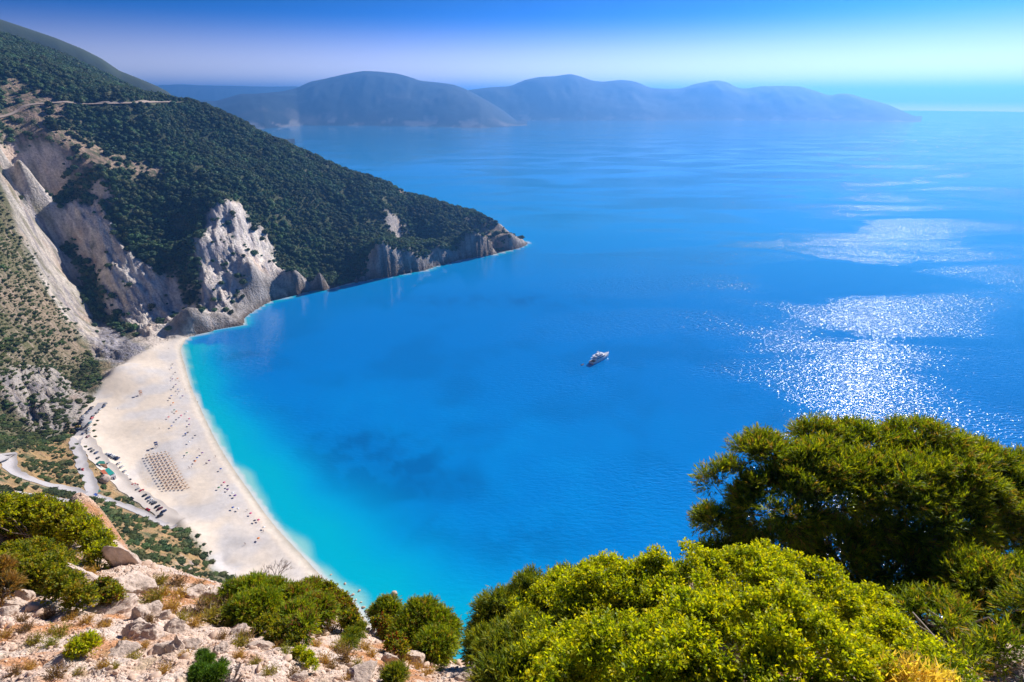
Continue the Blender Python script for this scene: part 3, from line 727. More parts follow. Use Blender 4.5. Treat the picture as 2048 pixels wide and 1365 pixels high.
def stuff_points(name, x, y, z, s, sources, label, cat):
    """one object: the crowns of the individual trees repeated over many points"""
    r = np.random.default_rng(5); me = bpy.data.meshes.new(name); me.vertices.add(len(x)); me.vertices.foreach_set('co', np.stack([x, y, z], 1).astype(np.float32).ravel())
    for nm, val in (('size', s), ('turn', r.uniform(0, 6.28, len(x))), ('pick', r.integers(0, len(sources), len(x)).astype(float))):
        a = me.attributes.new(nm, 'FLOAT', 'POINT'); a.data.foreach_set('value', np.asarray(val, np.float32))
    ng = bpy.data.node_groups.new(name, 'GeometryNodeTree')
    ng.interface.new_socket('Geometry', in_out='INPUT', socket_type='NodeSocketGeometry'); ng.interface.new_socket('Geometry', in_out='OUTPUT', socket_type='NodeSocketGeometry')
    N, L = ng.nodes, ng.links; gi = N.new('NodeGroupInput'); go = N.new('NodeGroupOutput'); jn = N.new('GeometryNodeJoinGeometry')
    def attr(nm):
        n = N.new('GeometryNodeInputNamedAttribute'); n.data_type = 'FLOAT'; n.inputs['Name'].default_value = nm; return n.outputs['Attribute']
    rot = N.new('ShaderNodeCombineXYZ'); L.new(attr('turn'), rot.inputs['Z'])
    for i, src in enumerate(sources):
        oi = N.new('GeometryNodeObjectInfo'); oi.inputs['Object'].default_value = src; oi.transform_space = 'ORIGINAL'
        cmp_ = N.new('FunctionNodeCompare'); cmp_.data_type = 'FLOAT'; cmp_.operation = 'EQUAL'; cmp_.inputs['B'].default_value = i; cmp_.inputs['Epsilon'].default_value = 0.1
        L.new(attr('pick'), cmp_.inputs['A'])
        ip = N.new('GeometryNodeInstanceOnPoints'); L.new(gi.outputs[0], ip.inputs['Points']); L.new(oi.outputs['Geometry'], ip.inputs['Instance'])
        L.new(cmp_.outputs['Result'], ip.inputs['Selection']); L.new(rot.outputs[0], ip.inputs['Rotation']); L.new(attr('size'), ip.inputs['Scale'])
        L.new(ip.outputs['Instances'], jn.inputs[0])
    L.new(jn.outputs[0], go.inputs[0])
    o = link(name, me, label=label, cat=cat, kind='stuff'); md = o.modifiers.new('scatter', 'NODES'); md.node_group = ng
    return o

# woodland of the headland
TREE_COL = [(0.062, 0.115, 0.052), (0.078, 0.125, 0.052), (0.056, 0.110, 0.058), (0.095, 0.120, 0.055), (0.070, 0.125, 0.046)]
crowns = [crown_mesh('crown', 100 + i, c, 0.95, 130) for i, c in enumerate(TREE_COL)]
for c in crowns: c.materials.append(mat_crown)
trunk_me = Geo().tube((0, 0, -0.5), (0, 0, 0.5), 0.16, 0.11, 7).tube((0, 0, 0.3), (0.25, 0.1, 0.8), 0.08, 0.04, 5).tube((0, 0, 0.35), (-0.2, 0.18, 0.85), 0.07, 0.03, 5).mesh('trunk')
trunk_me.materials.append(mat_trunk)
a1 = scatter(tree_d, -1350, 60, 640, 1300, 3.8, 1.7, 6.0, 21)
a2 = scatter(tree_d, -2700, 60, 1300, 2850, 8.5, 3.4, 6.0, 22)
tx, ty, tz, ts = [np.concatenate(p) for p in zip(a1, a2)]
shown = ts / np.hypot(tx, ty) * (0.8 + 0.5 * rng.random(len(tx)))
order = np.argsort(-shown)
sources = []
for n, i in enumerate(order[:300]):
    uu = 1024 + FPX * tx[i] / (ty[i] * CP - (tz[i] - EYE) * SP)
    zone = 'beside the deep gully above the near spur' if uu < 110 else 'over the first white cliff' if uu < 300 else 'between the two white cliffs' if uu < 400 else 'over the second white cliff' if uu < 600 else 'on the headland slope over the sea cliffs'
    t = link('tree', None, label='small dark evergreen tree ' + zone, cat='tree', group='trees ' + zone,
             loc=(tx[i], ty[i], tz[i]), rz=random.uniform(0, 6.28), scale=(ts[i],) * 3)
    link('trunk', trunk_me, parent=t); c = link('crown', crowns[n % 5], parent=t)
    if n < 5: sources.append(c)
rest = order[300:]
stuff_points('forest', tx[rest], ty[rest], tz[rest], ts[rest], sources, 'dark evergreen wood covering the headland', 'forest')

# scrub on the near spur and about the roads
SCRUB_COL = [(0.060, 0.090, 0.025), (0.080, 0.105, 0.028), (0.050, 0.080, 0.028), (0.095, 0.105, 0.035)]
scrubs = [crown_mesh('shrub', 200 + i, c, 0.62, 170, 0.24, 1.15) for i, c in enumerate(SCRUB_COL)]
for c in scrubs: c.materials.append(mat_scrub)
b1 = scatter(scrub_d, -800, -40, 200, 800, 2.5, 0.7, 3.0, 31)
bx, by, bz, bs = b1
# bushes one can pick out by the roads and the beach (photograph pixel, radius in metres)
PICK = [(48,932,4),(62,940,4),(100,930,5),(120,930,5.5),(140,930,5),(110,944,5),(130,945,5),(150,946,4),(80,955,4),(95,962,4),(120,965,4),(150,962,4),(160,955,3.5),(165,968,3.5),(152,890,3),(145,898,3.5),(150,917,3.5),(35,965,4),(50,972,4),(70,978,4),(90,985,4),(122,985,4),(143,990,4.5),(155,994,4.5),(185,1000,5),(200,1003,5),(205,1022,7),(222,1030,7),(235,1040,7),(215,1045,6),(200,1035,6),
        (195,958,4),(205,975,4.5),(215,990,4),(235,1000,4.5),(250,1002,4),(262,1010,4),(280,1060,3),(250,1065,4),(310,1052,4),(330,1058,4.5),(350,1062,4),(360,1070,4),(372,1072,4),(290,1095,6),(310,1100,6),(330,1100,6.5),(350,1105,6.5),(370,1105,6),(390,1108,6),(405,1115,5.5),(280,1110,6),(300,1120,6),(330,1125,6),(360,1125,5.5),(390,1128,5),(410,1130,4.5),(300,1085,5),(325,1088,5),(445,1152,5),(460,1160,5),(430,1150,4),(475,1168,5),(375,1150,4),(420,1160,3.5),
        (207,684,3.8),(190,745,3),(176,795,5),(165,760,5),(150,770,4),(138,815,4.5),(168,808,2.6),(160,820,2.4),(60,880,6),(45,890,6),(70,890,5),(20,880,6),(10,895,6),(85,655,5),(60,640,5),(40,630,6),(100,665,4),(30,690,6),(60,700,6),(100,720,5),(125,735,5),(145,745,5),(190,850,2.6),(188,862,2.4),(190,874,2.4),(195,842,2.2),(170,895,2.4)]
picked = []
for u, v, r_ in PICK:
    p = on_land(u, v); picked.append((p[0], p[1], p[2] - 0.3 * r_ * 0.5, r_ * 0.62))
shown = bs / np.hypot(bx, by) * (0.8 + 0.4 * rng.random(len(bx))); order = np.argsort(-shown)
nsh = 300 - len(picked); allp = picked + [(bx[i], by[i], bz[i], bs[i]) for i in order[:nsh]]
ssrc = []
for n, (x, y, z, s) in enumerate(allp):
    cz_ = y * CP - (z - EYE) * SP; uu = 1024 + FPX * x / cz_; vv = 682.5 + FPX * (-(z - EYE) * CP - y * SP) / cz_
    zone = 'on the bare spur above the beach' if vv < 735 else 'around the grey rock face over the parked cars' if vv < 885 else 'inside the road hairpin' if vv < 975 and uu < 178 else 'along the track verge by the kiosks' if vv < 1015 and uu >= 178 else 'below the hairpin road' if vv < 1035 else 'on the golden slope under the viewpoint'
    o = link('shrub', scrubs[n % 4], label='low rounded green shrub ' + zone, cat='shrub', group='shrubs ' + zone,
             loc=(x, y, z), rz=random.uniform(0, 6.28), scale=(s, s * random.uniform(0.8, 1.2), s * random.uniform(0.8, 1.1)))
    if n < 4: ssrc.append(o)
rest = order[nsh:]
stuff_points('scrub', bx[rest], by[rest], bz[rest], bs[rest], ssrc, 'low green scrub scattered over the dry slopes', 'scrub')
print('TREES', len(tx), 'SCRUB', len(bx))

# ================================================================ THINGS ON THE BEACH
ORD = ['first', 'second', 'third', 'fourth', 'fifth', 'sixth', 'seventh', 'eighth', 'ninth', 'tenth', 'eleventh', 'twelfth', 'thirteenth', 'fourteenth', 'fifteenth', 'sixteenth', 'seventeenth', 'eighteenth', 'nineteenth', 'twentieth']
def ordn(i):
    if i < 20: return ORD[i]
    tens = {2: 'twenty', 3: 'thirty', 4: 'forty', 5: 'fifty'}[(i + 1) // 10]; k = (i + 1) % 10
    return tens + ('-' + ORD[k - 1] if k else 'th')
PAINT = {'white': (0.75, 0.75, 0.74), 'silver': (0.42, 0.43, 0.45), 'black': (0.02, 0.02, 0.025), 'dark grey': (0.07, 0.075, 0.085), 'dark blue': (0.025, 0.05, 0.14), 'red': (0.50, 0.02, 0.025), 'yellow': (0.55, 0.36, 0.03), 'teal': (0.03, 0.22, 0.28), 'grey': (0.20, 0.21, 0.23), 'maroon': (0.16, 0.02, 0.03)}
mat_paint = {k: simple_mat('car_paint_' + k.replace(' ', '_'), c, 0.35, 0.1, 0.03, 1.0, 0.5) for k, c in PAINT.items()}
mat_glass = simple_mat('car_glass', (0.015, 0.02, 0.03), 0.12); mat_tyre = simple_mat('tyre_rubber', (0.02, 0.02, 0.02), 0.9); mat_lamp = simple_mat('headlamp_glass', (0.7, 0.7, 0.65), 0.2)
def car_rings():
    """car body as cross-sections along its length (bonnet, doors, boot), 4.2 m by 1.75 m"""
    prof = [(-2.10, 0.45, 0.72, 0.72), (-2.00, 0.32, 0.86, 0.82), (-1.35, 0.28, 0.96, 0.87), (-0.6, 0.26, 0.98, 0.875), (0.6, 0.26, 0.97, 0.875), (1.10, 0.27, 0.93, 0.87), (1.85, 0.30, 0.78, 0.80), (2.10, 0.42, 0.66, 0.66)]
    rings = []
    for x, z0, z1, w in prof:
        h = z1 - z0
        rings.append([(x, -w * 0.94, z0), (x, -w, z0 + 0.35 * h), (x, -w * 0.97, z0 + 0.8 * h), (x, -w * 0.86, z1), (x, w * 0.86, z1), (x, w * 0.97, z0 + 0.8 * h), (x, w, z0 + 0.35 * h), (x, w * 0.94, z0)])
    return rings
body_g = Geo().loft(car_rings()); body_g.loft([[(-1.1, -0.62, 1.36), (0.15, -0.62, 1.38), (0.15, 0.62, 1.38), (-1.1, 0.62, 1.36)], [(-1.0, -0.55, 1.44), (0.02, -0.55, 1.45), (0.02, 0.55, 1.45), (-1.0, 0.55, 1.44)]])
cabin_me = Geo().loft([[(-1.75, -0.74, 0.94), (0.95, -0.74, 0.93), (0.95, 0.74, 0.93), (-1.75, 0.74, 0.94)], [(-1.12, -0.60, 1.37), (0.17, -0.60, 1.385), (0.17, 0.60, 1.385), (-1.12, 0.60, 1.37)]]).mesh('windows')
wheel_me = Geo().tube((0, -0.11, 0), (0, 0.11, 0), 0.32, 0.32, 14).mesh('wheel'); lamp_me = Geo().box((0, 0, 0), (0.10, 0.28, 0.14)).mesh('headlamp')
for me_, m_ in ((cabin_me, mat_glass), (wheel_me, mat_tyre), (lamp_me, mat_lamp)): me_.materials.append(m_)
body_me = {k: body_g.mesh('body') for k in PAINT}
for k in PAINT: body_me[k].materials.append(mat_paint[k])
def car(u, v, colour, face_px, label, group):
    p = on_land(u, v); q = on_land(u + face_px[0], v + face_px[1])
    x, y = p[0], p[1]
    t = link('parked_car', None, label=label, cat='car', group=group, loc=(x, y, float(max(ground(x, y), p[2])) + 0.36), rz=math.atan2(q[1] - p[1], q[0] - p[0]))
    link('body', body_me[colour], parent=t); link('windows', cabin_me, parent=t)
    for wx in (-1.3, 1.3):
        for wy in (-0.8, 0.8): link('wheel', wheel_me, parent=t, loc=(wx, wy, 0.32))
    for wy in (-0.55, 0.55): link('headlamp', lamp_me, parent=t, loc=(2.04, wy, 0.62))
    return t
Z3 = lambda a, b: (a / 4.267, 680 + b / 4.267)
Z8 = lambda a, b: (140 + a / 5.25, 780 + b / 5.25)
rowA = [(785,583,'dark grey'),(772,601,'black'),(750,620,'dark blue'),(738,638,'dark grey'),(712,655,'silver'),(702,674,'silver'),(695,694,'dark grey'),(680,717,'black'),(666,748,'yellow'),(664,773,'dark blue'),(659,798,'black')]
for i, (a, b, c) in enumerate(rowA): car(*Z3(a, b), c, (6, -2), f'{c} car, {ordn(i)} from the sea end of the row under the rock face', 'cars under the rock face')
rowB = [(900,555,'grey'),(888,576,'dark blue'),(856,600,'silver'),(828,630,'dark grey'),(794,659,'black'),(786,675,'red'),(768,715,'teal'),(746,740,'dark grey'),(762,760,'white'),(755,781,'silver'),(754,806,'grey'),(750,834,'maroon')]
for i, (a, b, c) in enumerate(rowB): car(*Z3(a, b), c, (6, -3), f'{c} car, {ordn(i)} from the sea end, row along the road by the sand', 'cars on the beach side of the road')
for i, (a, b, c, w) in enumerate([(711,746,'grey','upper of two cars driving between the parked rows'),(706,811,'dark blue','lower of two cars driving between the parked rows'),(706,1117,'red','car driving up the road past the kiosk'),(680,1114,'dark grey','car at the inner edge of the road by the red car')]):
    car(*Z3(a, b), c, (3, -5), f'{c} {w}', 'cars on the road')
rowC = [(770,940,'dark grey'),(790,956,'black'),(822,972,'dark blue'),(836,1018,'black'),(928,1062,'silver')]
for i, (a, b, c) in enumerate(rowC): car(*Z3(a, b), c, (5, -2), f'{c} car, {ordn(i)} down the track behind the kiosks', 'cars behind the kiosks')
rowD = [Z3(905,985) + ('silver',), Z3(922,988) + ('silver',), Z3(940,992) + ('dark blue',), Z3(958,1000) + ('white',), Z3(970,1008) + ('silver',), Z3(988,1014) + ('black',), Z3(1005,1022) + ('dark blue',), Z3(1016,1062) + ('white',), Z3(1040,1092) + ('white',), Z3(1060,1132) + ('silver',), Z3(1074,1170) + ('white',), Z3(1102,1207) + ('black',), Z3(1140,1244) + ('red',), Z3(1160,1252) + ('maroon',), Z3(1176,1285) + ('silver',), Z3(1208,1297) + ('red',),
        Z8(785,1120) + ('black',), Z8(820,1146) + ('dark blue',), Z8(842,1170) + ('white',), Z8(866,1188) + ('silver',), Z8(886,1202) + ('dark grey',), Z8(920,1236) + ('black',), Z8(946,1258) + ('maroon',), Z8(986,1286) + ('dark blue',), Z8(950,1330) + ('dark grey',)]
for i, (u, v, c) in enumerate(rowD): car(u, v, c, (8, -3), f'{c} car, {ordn(i)} from the kiosk end of the row on the sand', 'cars parked on the sand')
car(*Z8(650, 1148), 'black', (5, 3), 'black car alone on the track verge over the sand', 'cars beside the track'); car(*Z8(820, 1268), 'red', (5, 3), 'red car among shrubs at the track verge', 'cars beside the track')

# ---- rows of parasols with sunbeds
mat_straw = simple_mat('straw_canopy', (0.58, 0.42, 0.29), 0.9, vary=0.25, scale=6); mat_pole = simple_mat('wooden_pole', (0.22, 0.15, 0.10), 0.8); mat_bed = simple_mat('sunbed_slats', (0.56, 0.36, 0.22), 0.7)
def canopy_geo(r, h, n=12, sag=0.25):
    g = Geo(); rings = []
    for k, f in ((1.0, 0.0), (0.97, 0.06), (0.6, 0.48), (0.25, 0.85), (0.04, 1.0)):
        rings.append([(r * k * math.cos(2 * math.pi * i / n), r * k * math.sin(2 * math.pi * i / n), h * f) for i in range(n)])
    return g.loft(rings)
straw_me = canopy_geo(0.95, 0.5).mesh('canopy'); straw_me.materials.append(mat_straw)
pole_me = Geo().tube((0, 0, 0), (0, 0, 2.25), 0.06, 0.05, 8).tube((0, 0, 2.2), (0, 0, 2.5), 0.03, 0.02, 6).mesh('pole'); pole_me.materials.append(mat_pole)
bed_me = Geo().box((0, 0, 0.30), (1.25, 0.62, 0.06)).box((-0.86, 0, 0.46), (0.62, 0.62, 0.06)).mesh('frame')
g_ = Geo()
g_.box((0.15, 0, 0.33), (1.25, 0.64, 0.07)); back = Geo().loft([[(-0.45, -0.32, 0.30), (-0.45, 0.32, 0.30), (-0.45, 0.32, 0.38), (-0.45, -0.32, 0.38)], [(-1.0, -0.32, 0.66), (-1.0, 0.32, 0.66), (-1.0, 0.32, 0.73), (-1.0, -0.32, 0.73)]])
bedseat_me = g_.mesh('seat'); bedback_me = back.mesh('backrest'); leg_me = Geo().box((0, 0, 0.15), (0.06, 0.06, 0.3)).mesh('leg')
for m_ in (bedseat_me, bedback_me, leg_me): m_.materials.append(mat_bed)
c00, c10, c01, c11 = [np.array(at_z(u, v, 4.5)) for u, v in (Z8(800, 690), Z8(1000, 1035), Z8(1005, 655), Z8(1215, 1020))]
sun_yaw = math.atan2(SUN_DIR.y, SUN_DIR.x)
for i in range(14):
    for j in range(6):
        a, b = i / 13, j / 5; P = c00 * (1 - a) * (1 - b) + c10 * a * (1 - b) + c01 * (1 - a) * b + c11 * a * b
        x, y = P[0] + random.uniform(-0.25, 0.25), P[1] + random.uniform(-0.25, 0.25); z = float(ground(x, y))
        where = f'{ordn(j)} column from the cars, {ordn(i)} from the cliff end'
        t = link('straw_parasol', None, label='straw parasol, ' + where, cat='parasol', group='straw parasols in rows on the beach', loc=(x, y, z - 0.05), rz=random.uniform(0, 1))
        link('canopy', straw_me, parent=t, loc=(0, 0, 2.0)); link('pole', pole_me, parent=t)
        t = link('sunbed', None, label=f'wooden sunbed beside the parasol, {where}', cat='sunbed', group='wooden sunbeds in rows on the beach', loc=(x + 1.7, y + 0.5, z + 0.02), rz=0.75 + random.uniform(-0.1, 0.1))
        link('seat', bedseat_me, parent=t); link('backrest', bedback_me, parent=t)
        for lx, ly in ((0.6, 0.24), (0.6, -0.24), (-0.7, 0.24), (-0.7, -0.24)): link('leg', leg_me, parent=t, loc=(lx, ly, 0))

# ---- single parasols and people near the water
CLOTH = {'orange': (0.75, 0.22, 0.03), 'red': (0.62, 0.03, 0.03), 'pink': (0.70, 0.10, 0.22), 'blue': (0.05, 0.12, 0.42), 'white': (0.75, 0.75, 0.75), 'green': (0.06, 0.22, 0.10), 'purple': (0.16, 0.06, 0.24), 'dark': (0.05, 0.05, 0.08)}
mat_cloth = {k: simple_mat('cloth_' + k, c, 0.8, vary=0.08) for k, c in CLOTH.items()}
par_me = {}
for k in CLOTH:
    par_me[k] = canopy_geo(1.05, 0.42, 8).mesh('canopy'); par_me[k].materials.append(mat_cloth[k])
def person_mesh(name, lying=False):
    """small figure: one skin over a joint skeleton, standing with arms a little out"""
    V = [(0, 0, 0.95), (0, 0, 1.25), (0, 0, 1.45), (0, 0, 1.55), (0, 0, 1.68), (0.10, 0, 0.90), (0.13, 0.04, 0.48), (0.14, 0, 0.08), (0.15, 0.12, 0.03), (-0.10, 0, 0.90), (-0.14, -0.05, 0.48), (-0.15, -0.1, 0.08), (-0.16, 0.02, 0.03), (0.19, 0, 1.42), (0.28, 0.02, 1.14), (0.30, 0.12, 0.92), (-0.19, 0, 1.42), (-0.28, -0.02, 1.14), (-0.31, 0.08, 0.92)]
    E = [(0, 1), (1, 2), (2, 3), (3, 4), (0, 5), (5, 6), (6, 7), (7, 8), (0, 9), (9, 10), (10, 11), (11, 12), (2, 13), (13, 14), (14, 15), (2, 16), (16, 17), (17, 18)]
    Rr = [0.15, 0.14, 0.13, 0.06, 0.11, 0.10, 0.07, 0.05, 0.04, 0.10, 0.07, 0.05, 0.04, 0.06, 0.045, 0.035, 0.06, 0.045, 0.035]
    g = Geo()
    for a, b in E: g.tube(V[a], V[b], Rr[a], Rr[b], 6)
    me = g.mesh(name); bm = bmesh.new(); bm.from_mesh(me); bmesh.ops.remove_doubles(bm, verts=bm.verts, dist=0.012)
    bm.to_mesh(me); bm.free(); return me
m_, ns, ls = new_mat('skin_and_swimwear')
out = node(ns, 'ShaderNodeOutputMaterial'); b = node(ns, 'ShaderNodeBsdfPrincipled', Roughness=0.6); tc = node(ns, 'ShaderNodeTexCoord'); sx = node(ns, 'ShaderNodeSeparateXYZ'); cr_ = node(ns, 'ShaderNodeValToRGB')
cr_.color_ramp.interpolation = 'CONSTANT'; e = cr_.color_ramp.elements; e[0].color = (0.36, 0.20, 0.13, 1); e[1].position = 0.80; e[1].color = (0.03, 0.05, 0.16, 1)
e2 = e.new(0.98); e2.color = (0.36, 0.20, 0.13, 1); e3 = e.new(0.995); e3.color = (0.36, 0.20, 0.13, 1)
ls.new(tc.outputs['Object'], sx.inputs[0]); ls.new(sx.outputs['Z'], cr_.inputs['Fac']); ls.new(cr_.outputs['Color'], b.inputs['Base Color']); ls.new(b.outputs['BSDF'], out.inputs['Surface'])
person_me = person_mesh('body'); person_me.materials.append(m_)
hair_me = Geo().loft([[(0.11 * math.cos(w) * k, 0.12 * math.sin(w) * k, 1.66 + h) for w in [i * math.pi / 4 for i in range(8)]] for k, h in ((1.0, 0.0), (0.98, 0.07), (0.6, 0.13), (0.15, 0.15))]).mesh('hair'); hair_me.materials.append(simple_mat('dark_hair', (0.04, 0.025, 0.02), 0.7))
Z4 = lambda a, b: (a / 3.2, 980 + b / 3.2)
SPOTS = [Z3(*p[:2]) + (p[2],) for p in [(1475,218,'dark'),(1465,252,'blue'),(1498,290,'dark'),(1475,322,'white'),(1475,346,'purple'),(1518,340,'orange'),(1503,392,'purple'),(1480,421,'dark'),(1520,434,'blue'),(1545,440,'white'),(1465,490,'blue'),(1455,512,'dark'),(1560,491,'purple'),(1480,550,'orange'),(1490,611,'green'),(1508,622,'orange'),(1597,626,'white'),(1440,672,'red'),(1548,658,'pink'),(1617,686,'pink'),(1505,696,'dark'),(1617,735,'purple'),(1466,748,'blue'),(1587,812,'blue'),(1606,804,'dark'),(1668,830,'dark'),(1616,884,'white'),(1597,978,'green'),(1728,978,'purple'),(1788,1044,'purple'),(1685,1020,'blue'),(1668,1050,'orange'),(1886,1114,'blue'),(1915,1230,'pink'),(1945,1260,'dark'),(1945,1290,'purple'),(1870,1275,'green'),(1988,1320,'white'),(2006,1344,'purple')]]
SPOTS += [Z4(*p[:2]) + (p[2],) for p in [(1507,46,'purple'),(1492,124,'blue'),(1526,132,'white'),(1606,161,'pink'),(1632,208,'dark'),(1656,203,'pink'),(1690,250,'white'),(1656,322,'orange')]]
for i, (u, v, c) in enumerate(sorted(SPOTS, key=lambda q: q[1])):
    p = at_z(u, v, 2.5); z = float(ground(p[0], p[1])); p = at_z(u, v, z)
    t = link('beach_parasol', None, label=f'{c} cloth parasol by the water, {ordn(i)} from the cliff end', cat='parasol', group='single parasols by the water', loc=(p[0], p[1], float(ground(p[0], p[1])) - 0.05), rz=random.uniform(0, 6))
    link('canopy', par_me[c], parent=t, loc=(0, 0, 1.7)); link('pole', pole_me, parent=t, scale=(0.6, 0.6, 0.84))
PEOPLE = [Z3(*p) for p in [(1515,470),(1700,940),(1690,535),(1615,1095),(1635,1090),(1570,1010),(1600,800),(1440,80),(1428,10),(1008,598),(1360,760),(1580,430),(1840,1000),(1760,1060),(1530,360)]] + [Z4(*p) for p in [(1582,135),(1686,268),(1570,350),(1455,10)]]
for i, (u, v) in enumerate(sorted(PEOPLE, key=lambda q: q[1])):
    p = at_z(u, v, 2.5); z = float(ground(p[0], p[1])); p = at_z(u, v, max(z, 0.1)); z = float(ground(p[0], p[1]))
    t = link('person', None, label=f'person in dark swimwear standing on the sand, {ordn(i)} person from the cliff end', cat='person', group='people standing on the beach', loc=(p[0], p[1], z - 0.02), rz=random.uniform(0, 6.28))
    link('body', person_me, parent=t); link('hair', hair_me, parent=t)

# ---- lifeguard towers
mat_navy = simple_mat('navy_paint', (0.04, 0.06, 0.16), 0.6); mat_ochre = simple_mat('ochre_paint', (0.48, 0.24, 0.12), 0.7); mat_white = simple_mat('white_paint', (0.75, 0.75, 0.74), 0.5)
def tower(u, v, mat, label, roof):
    p = at_z(u, v, 4.5); z = float(ground(p[0], p[1])); t = link('lifeguard_tower', None, label=label, cat='lifeguard tower', group='lifeguard towers', loc=(p[0], p[1], z - 0.1), rz=0.4)
    for sx_ in (-1, 1):
        for sy_ in (-1, 1): link('leg', Geo().tube((sx_ * 1.15, sy_ * 1.15, 0), (sx_ * 0.8, sy_ * 0.8, 2.3), 0.09, 0.08, 6).mesh('leg'), mat, t)
    link('platform', Geo().box((0, 0, 2.35), (2.3, 2.3, 0.14)).mesh('platform'), mat, t)
    link('rail', Geo().box((0, 1.1, 2.9), (2.2, 0.06, 0.08)).box((1.1, 0, 2.9), (0.06, 2.2, 0.08)).box((-1.1, 0, 2.9), (0.06, 2.2, 0.08)).box((1.1, 1.1, 2.65), (0.07, 0.07, 0.6)).box((-1.1, 1.1, 2.65), (0.07, 0.07, 0.6)).box((1.1, -1.1, 2.65), (0.07, 0.07, 0.6)).box((-1.1, -1.1, 2.65), (0.07, 0.07, 0.6)).mesh('rail'), mat, t)
    for sx_ in (-1, 1):
        for sy_ in (-1, 1): link('roof_post', Geo().box((sx_ * 0.95, sy_ * 0.95, 3.4), (0.09, 0.09, 2.0)).mesh('roof_post'), mat, t)
    link('roof', Geo().loft([[(-1.35, -1.35, 4.35), (1.35, -1.35, 4.35), (1.35, 1.35, 4.35), (-1.35, 1.35, 4.35)], [(-0.2, -0.2, 4.85), (0.2, -0.2, 4.85), (0.2, 0.2, 4.85), (-0.2, 0.2, 4.85)]]).mesh('roof'), roof, t)
    lad = Geo().tube((-0.3, -2.3, 0), (-0.3, -1.1, 2.4), 0.05, 0.05, 5).tube((0.3, -2.3, 0), (0.3, -1.1, 2.4), 0.05, 0.05, 5)
    for k in range(6): f = (k + 0.5) / 6; lad.tube((-0.3, -2.3 + 1.2 * f, 2.4 * f), (0.3, -2.3 + 1.2 * f, 2.4 * f), 0.035, 0.035, 5)
    link('ladder', lad.mesh('ladder'), mat, t)
tower(312.6, 891, mat_navy, 'dark blue lifeguard tower beside the rows of straw parasols', mat_navy)
tower(282, 789, mat_ochre, 'brown wooden lifeguard tower alone on the upper beach', mat_ochre)

# ---- kiosks by the track
mat_teal = simple_mat('teal_awning', (0.02, 0.36, 0.30), 0.7); mat_dgreen = simple_mat('green_awning', (0.03, 0.24, 0.18), 0.7); mat_orange = simple_mat('orange_awning', (0.62, 0.17, 0.08), 0.7); mat_wood = simple_mat('terrace_wood', (0.36, 0.19, 0.11), 0.8, vary=0.2, scale=2); mat_blue = simple_mat('blue_awning', (0.05, 0.12, 0.42), 0.7); mat_cab = simple_mat('grey_cabin', (0.55, 0.54, 0.55), 0.6)
def shade(name, corners_px, zr, mat, label, hut=None, group='beach kiosks', deck=None, extra=None):
    """a flat awning on posts over a counter"""
    base = on_land(*np.mean(corners_px, axis=0)); zg = float(ground(base[0], base[1]))
    C = [np.array(at_z(u, v, zg + zr)) for u, v in corners_px]; c = np.mean(C, axis=0)
    t = link(name, None, label=label, cat='kiosk', group=group, loc=(c[0], c[1], zg))
    L = [(p[0] - c[0], p[1] - c[1]) for p in C]
    link('roof', Geo().loft([[(x, y, zr) for x, y in L], [(x * 1.0, y * 1.0, zr + 0.25) for x, y in L]]).mesh('roof'), mat, t)
    for x, y in L: link('post', Geo().box((x * 0.9, y * 0.9, zr / 2 - 0.25), (0.14, 0.14, zr + 0.5)).mesh('post'), mat_pole, t)
    g0 = np.array(L) * 0.62
    link('counter', Geo().loft([[(x, y, -0.4) for x, y in g0], [(x, y, 1.15) for x, y in g0]]).mesh('counter'), mat_wood, t)
    if deck is not None:
        link('terrace', Geo().loft([[(x * 1.25, y * 1.25, -0.8) for x, y in L], [(x * 1.25, y * 1.25, 0.25) for x, y in L]]).mesh('terrace'), mat_wood, t)
    return t
shade('beach_kiosk', [Z8(272, 778), Z8(310, 748), Z8(362, 752), Z8(372, 778)], 3.0, mat_dgreen, 'dark green roofed kiosk on a brown terrace by the track', deck=1)
shade('beach_kiosk', [Z8(365, 842), Z8(408, 820), Z8(470, 878), Z8(412, 903)], 3.0, mat_teal, 'flat teal roofed kiosk between the orange awning and the cars')
shade('awning', [Z8(318, 850), Z8(362, 838), Z8(408, 898), Z8(372, 908)], 2.7, mat_orange, 'orange and white awning joined to the teal kiosk')
shade('awning', [Z8(246, 1098), Z8(272, 1086), Z8(296, 1106), Z8(268, 1120)], 2.4, mat_blue, 'small blue awning at the road bend')
shade('awning', [Z8(280, 1050), Z8(302, 1042), Z8(324, 1066), Z8(300, 1080)], 2.4, mat_dgreen, 'small green awning at the road bend')
p = on_land(*Z8(443, 935)); t = link('cabin', None, label='white cabin beside the big boulder and teal kiosk', cat='cabin', loc=(p[0], p[1], p[2] - 0.1), rz=0.7)
link('wall', Geo().box((0, 0, 1.2), (5.2, 3.2, 2.4)).mesh('wall'), mat_white, t); link('roof', Geo().loft([[(-2.8, -1.8, 2.41), (2.8, -1.8, 2.41), (2.8, 1.8, 2.41), (-2.8, 1.8, 2.41)], [(-2.7, -1.7, 2.65), (2.7, -1.7, 2.65), (2.7, 1.7, 2.75), (-2.7, 1.7, 2.75)]]).mesh('roof'), mat_cab, t)
link('door', Geo().box((0.9, -1.63, 1.0), (0.9, 0.06, 2.0)).mesh('door'), mat_navy, t); link('window', Geo().box((-1.1, -1.63, 1.4), (1.3, 0.06, 0.9)).mesh('window'), mat_glass, t)

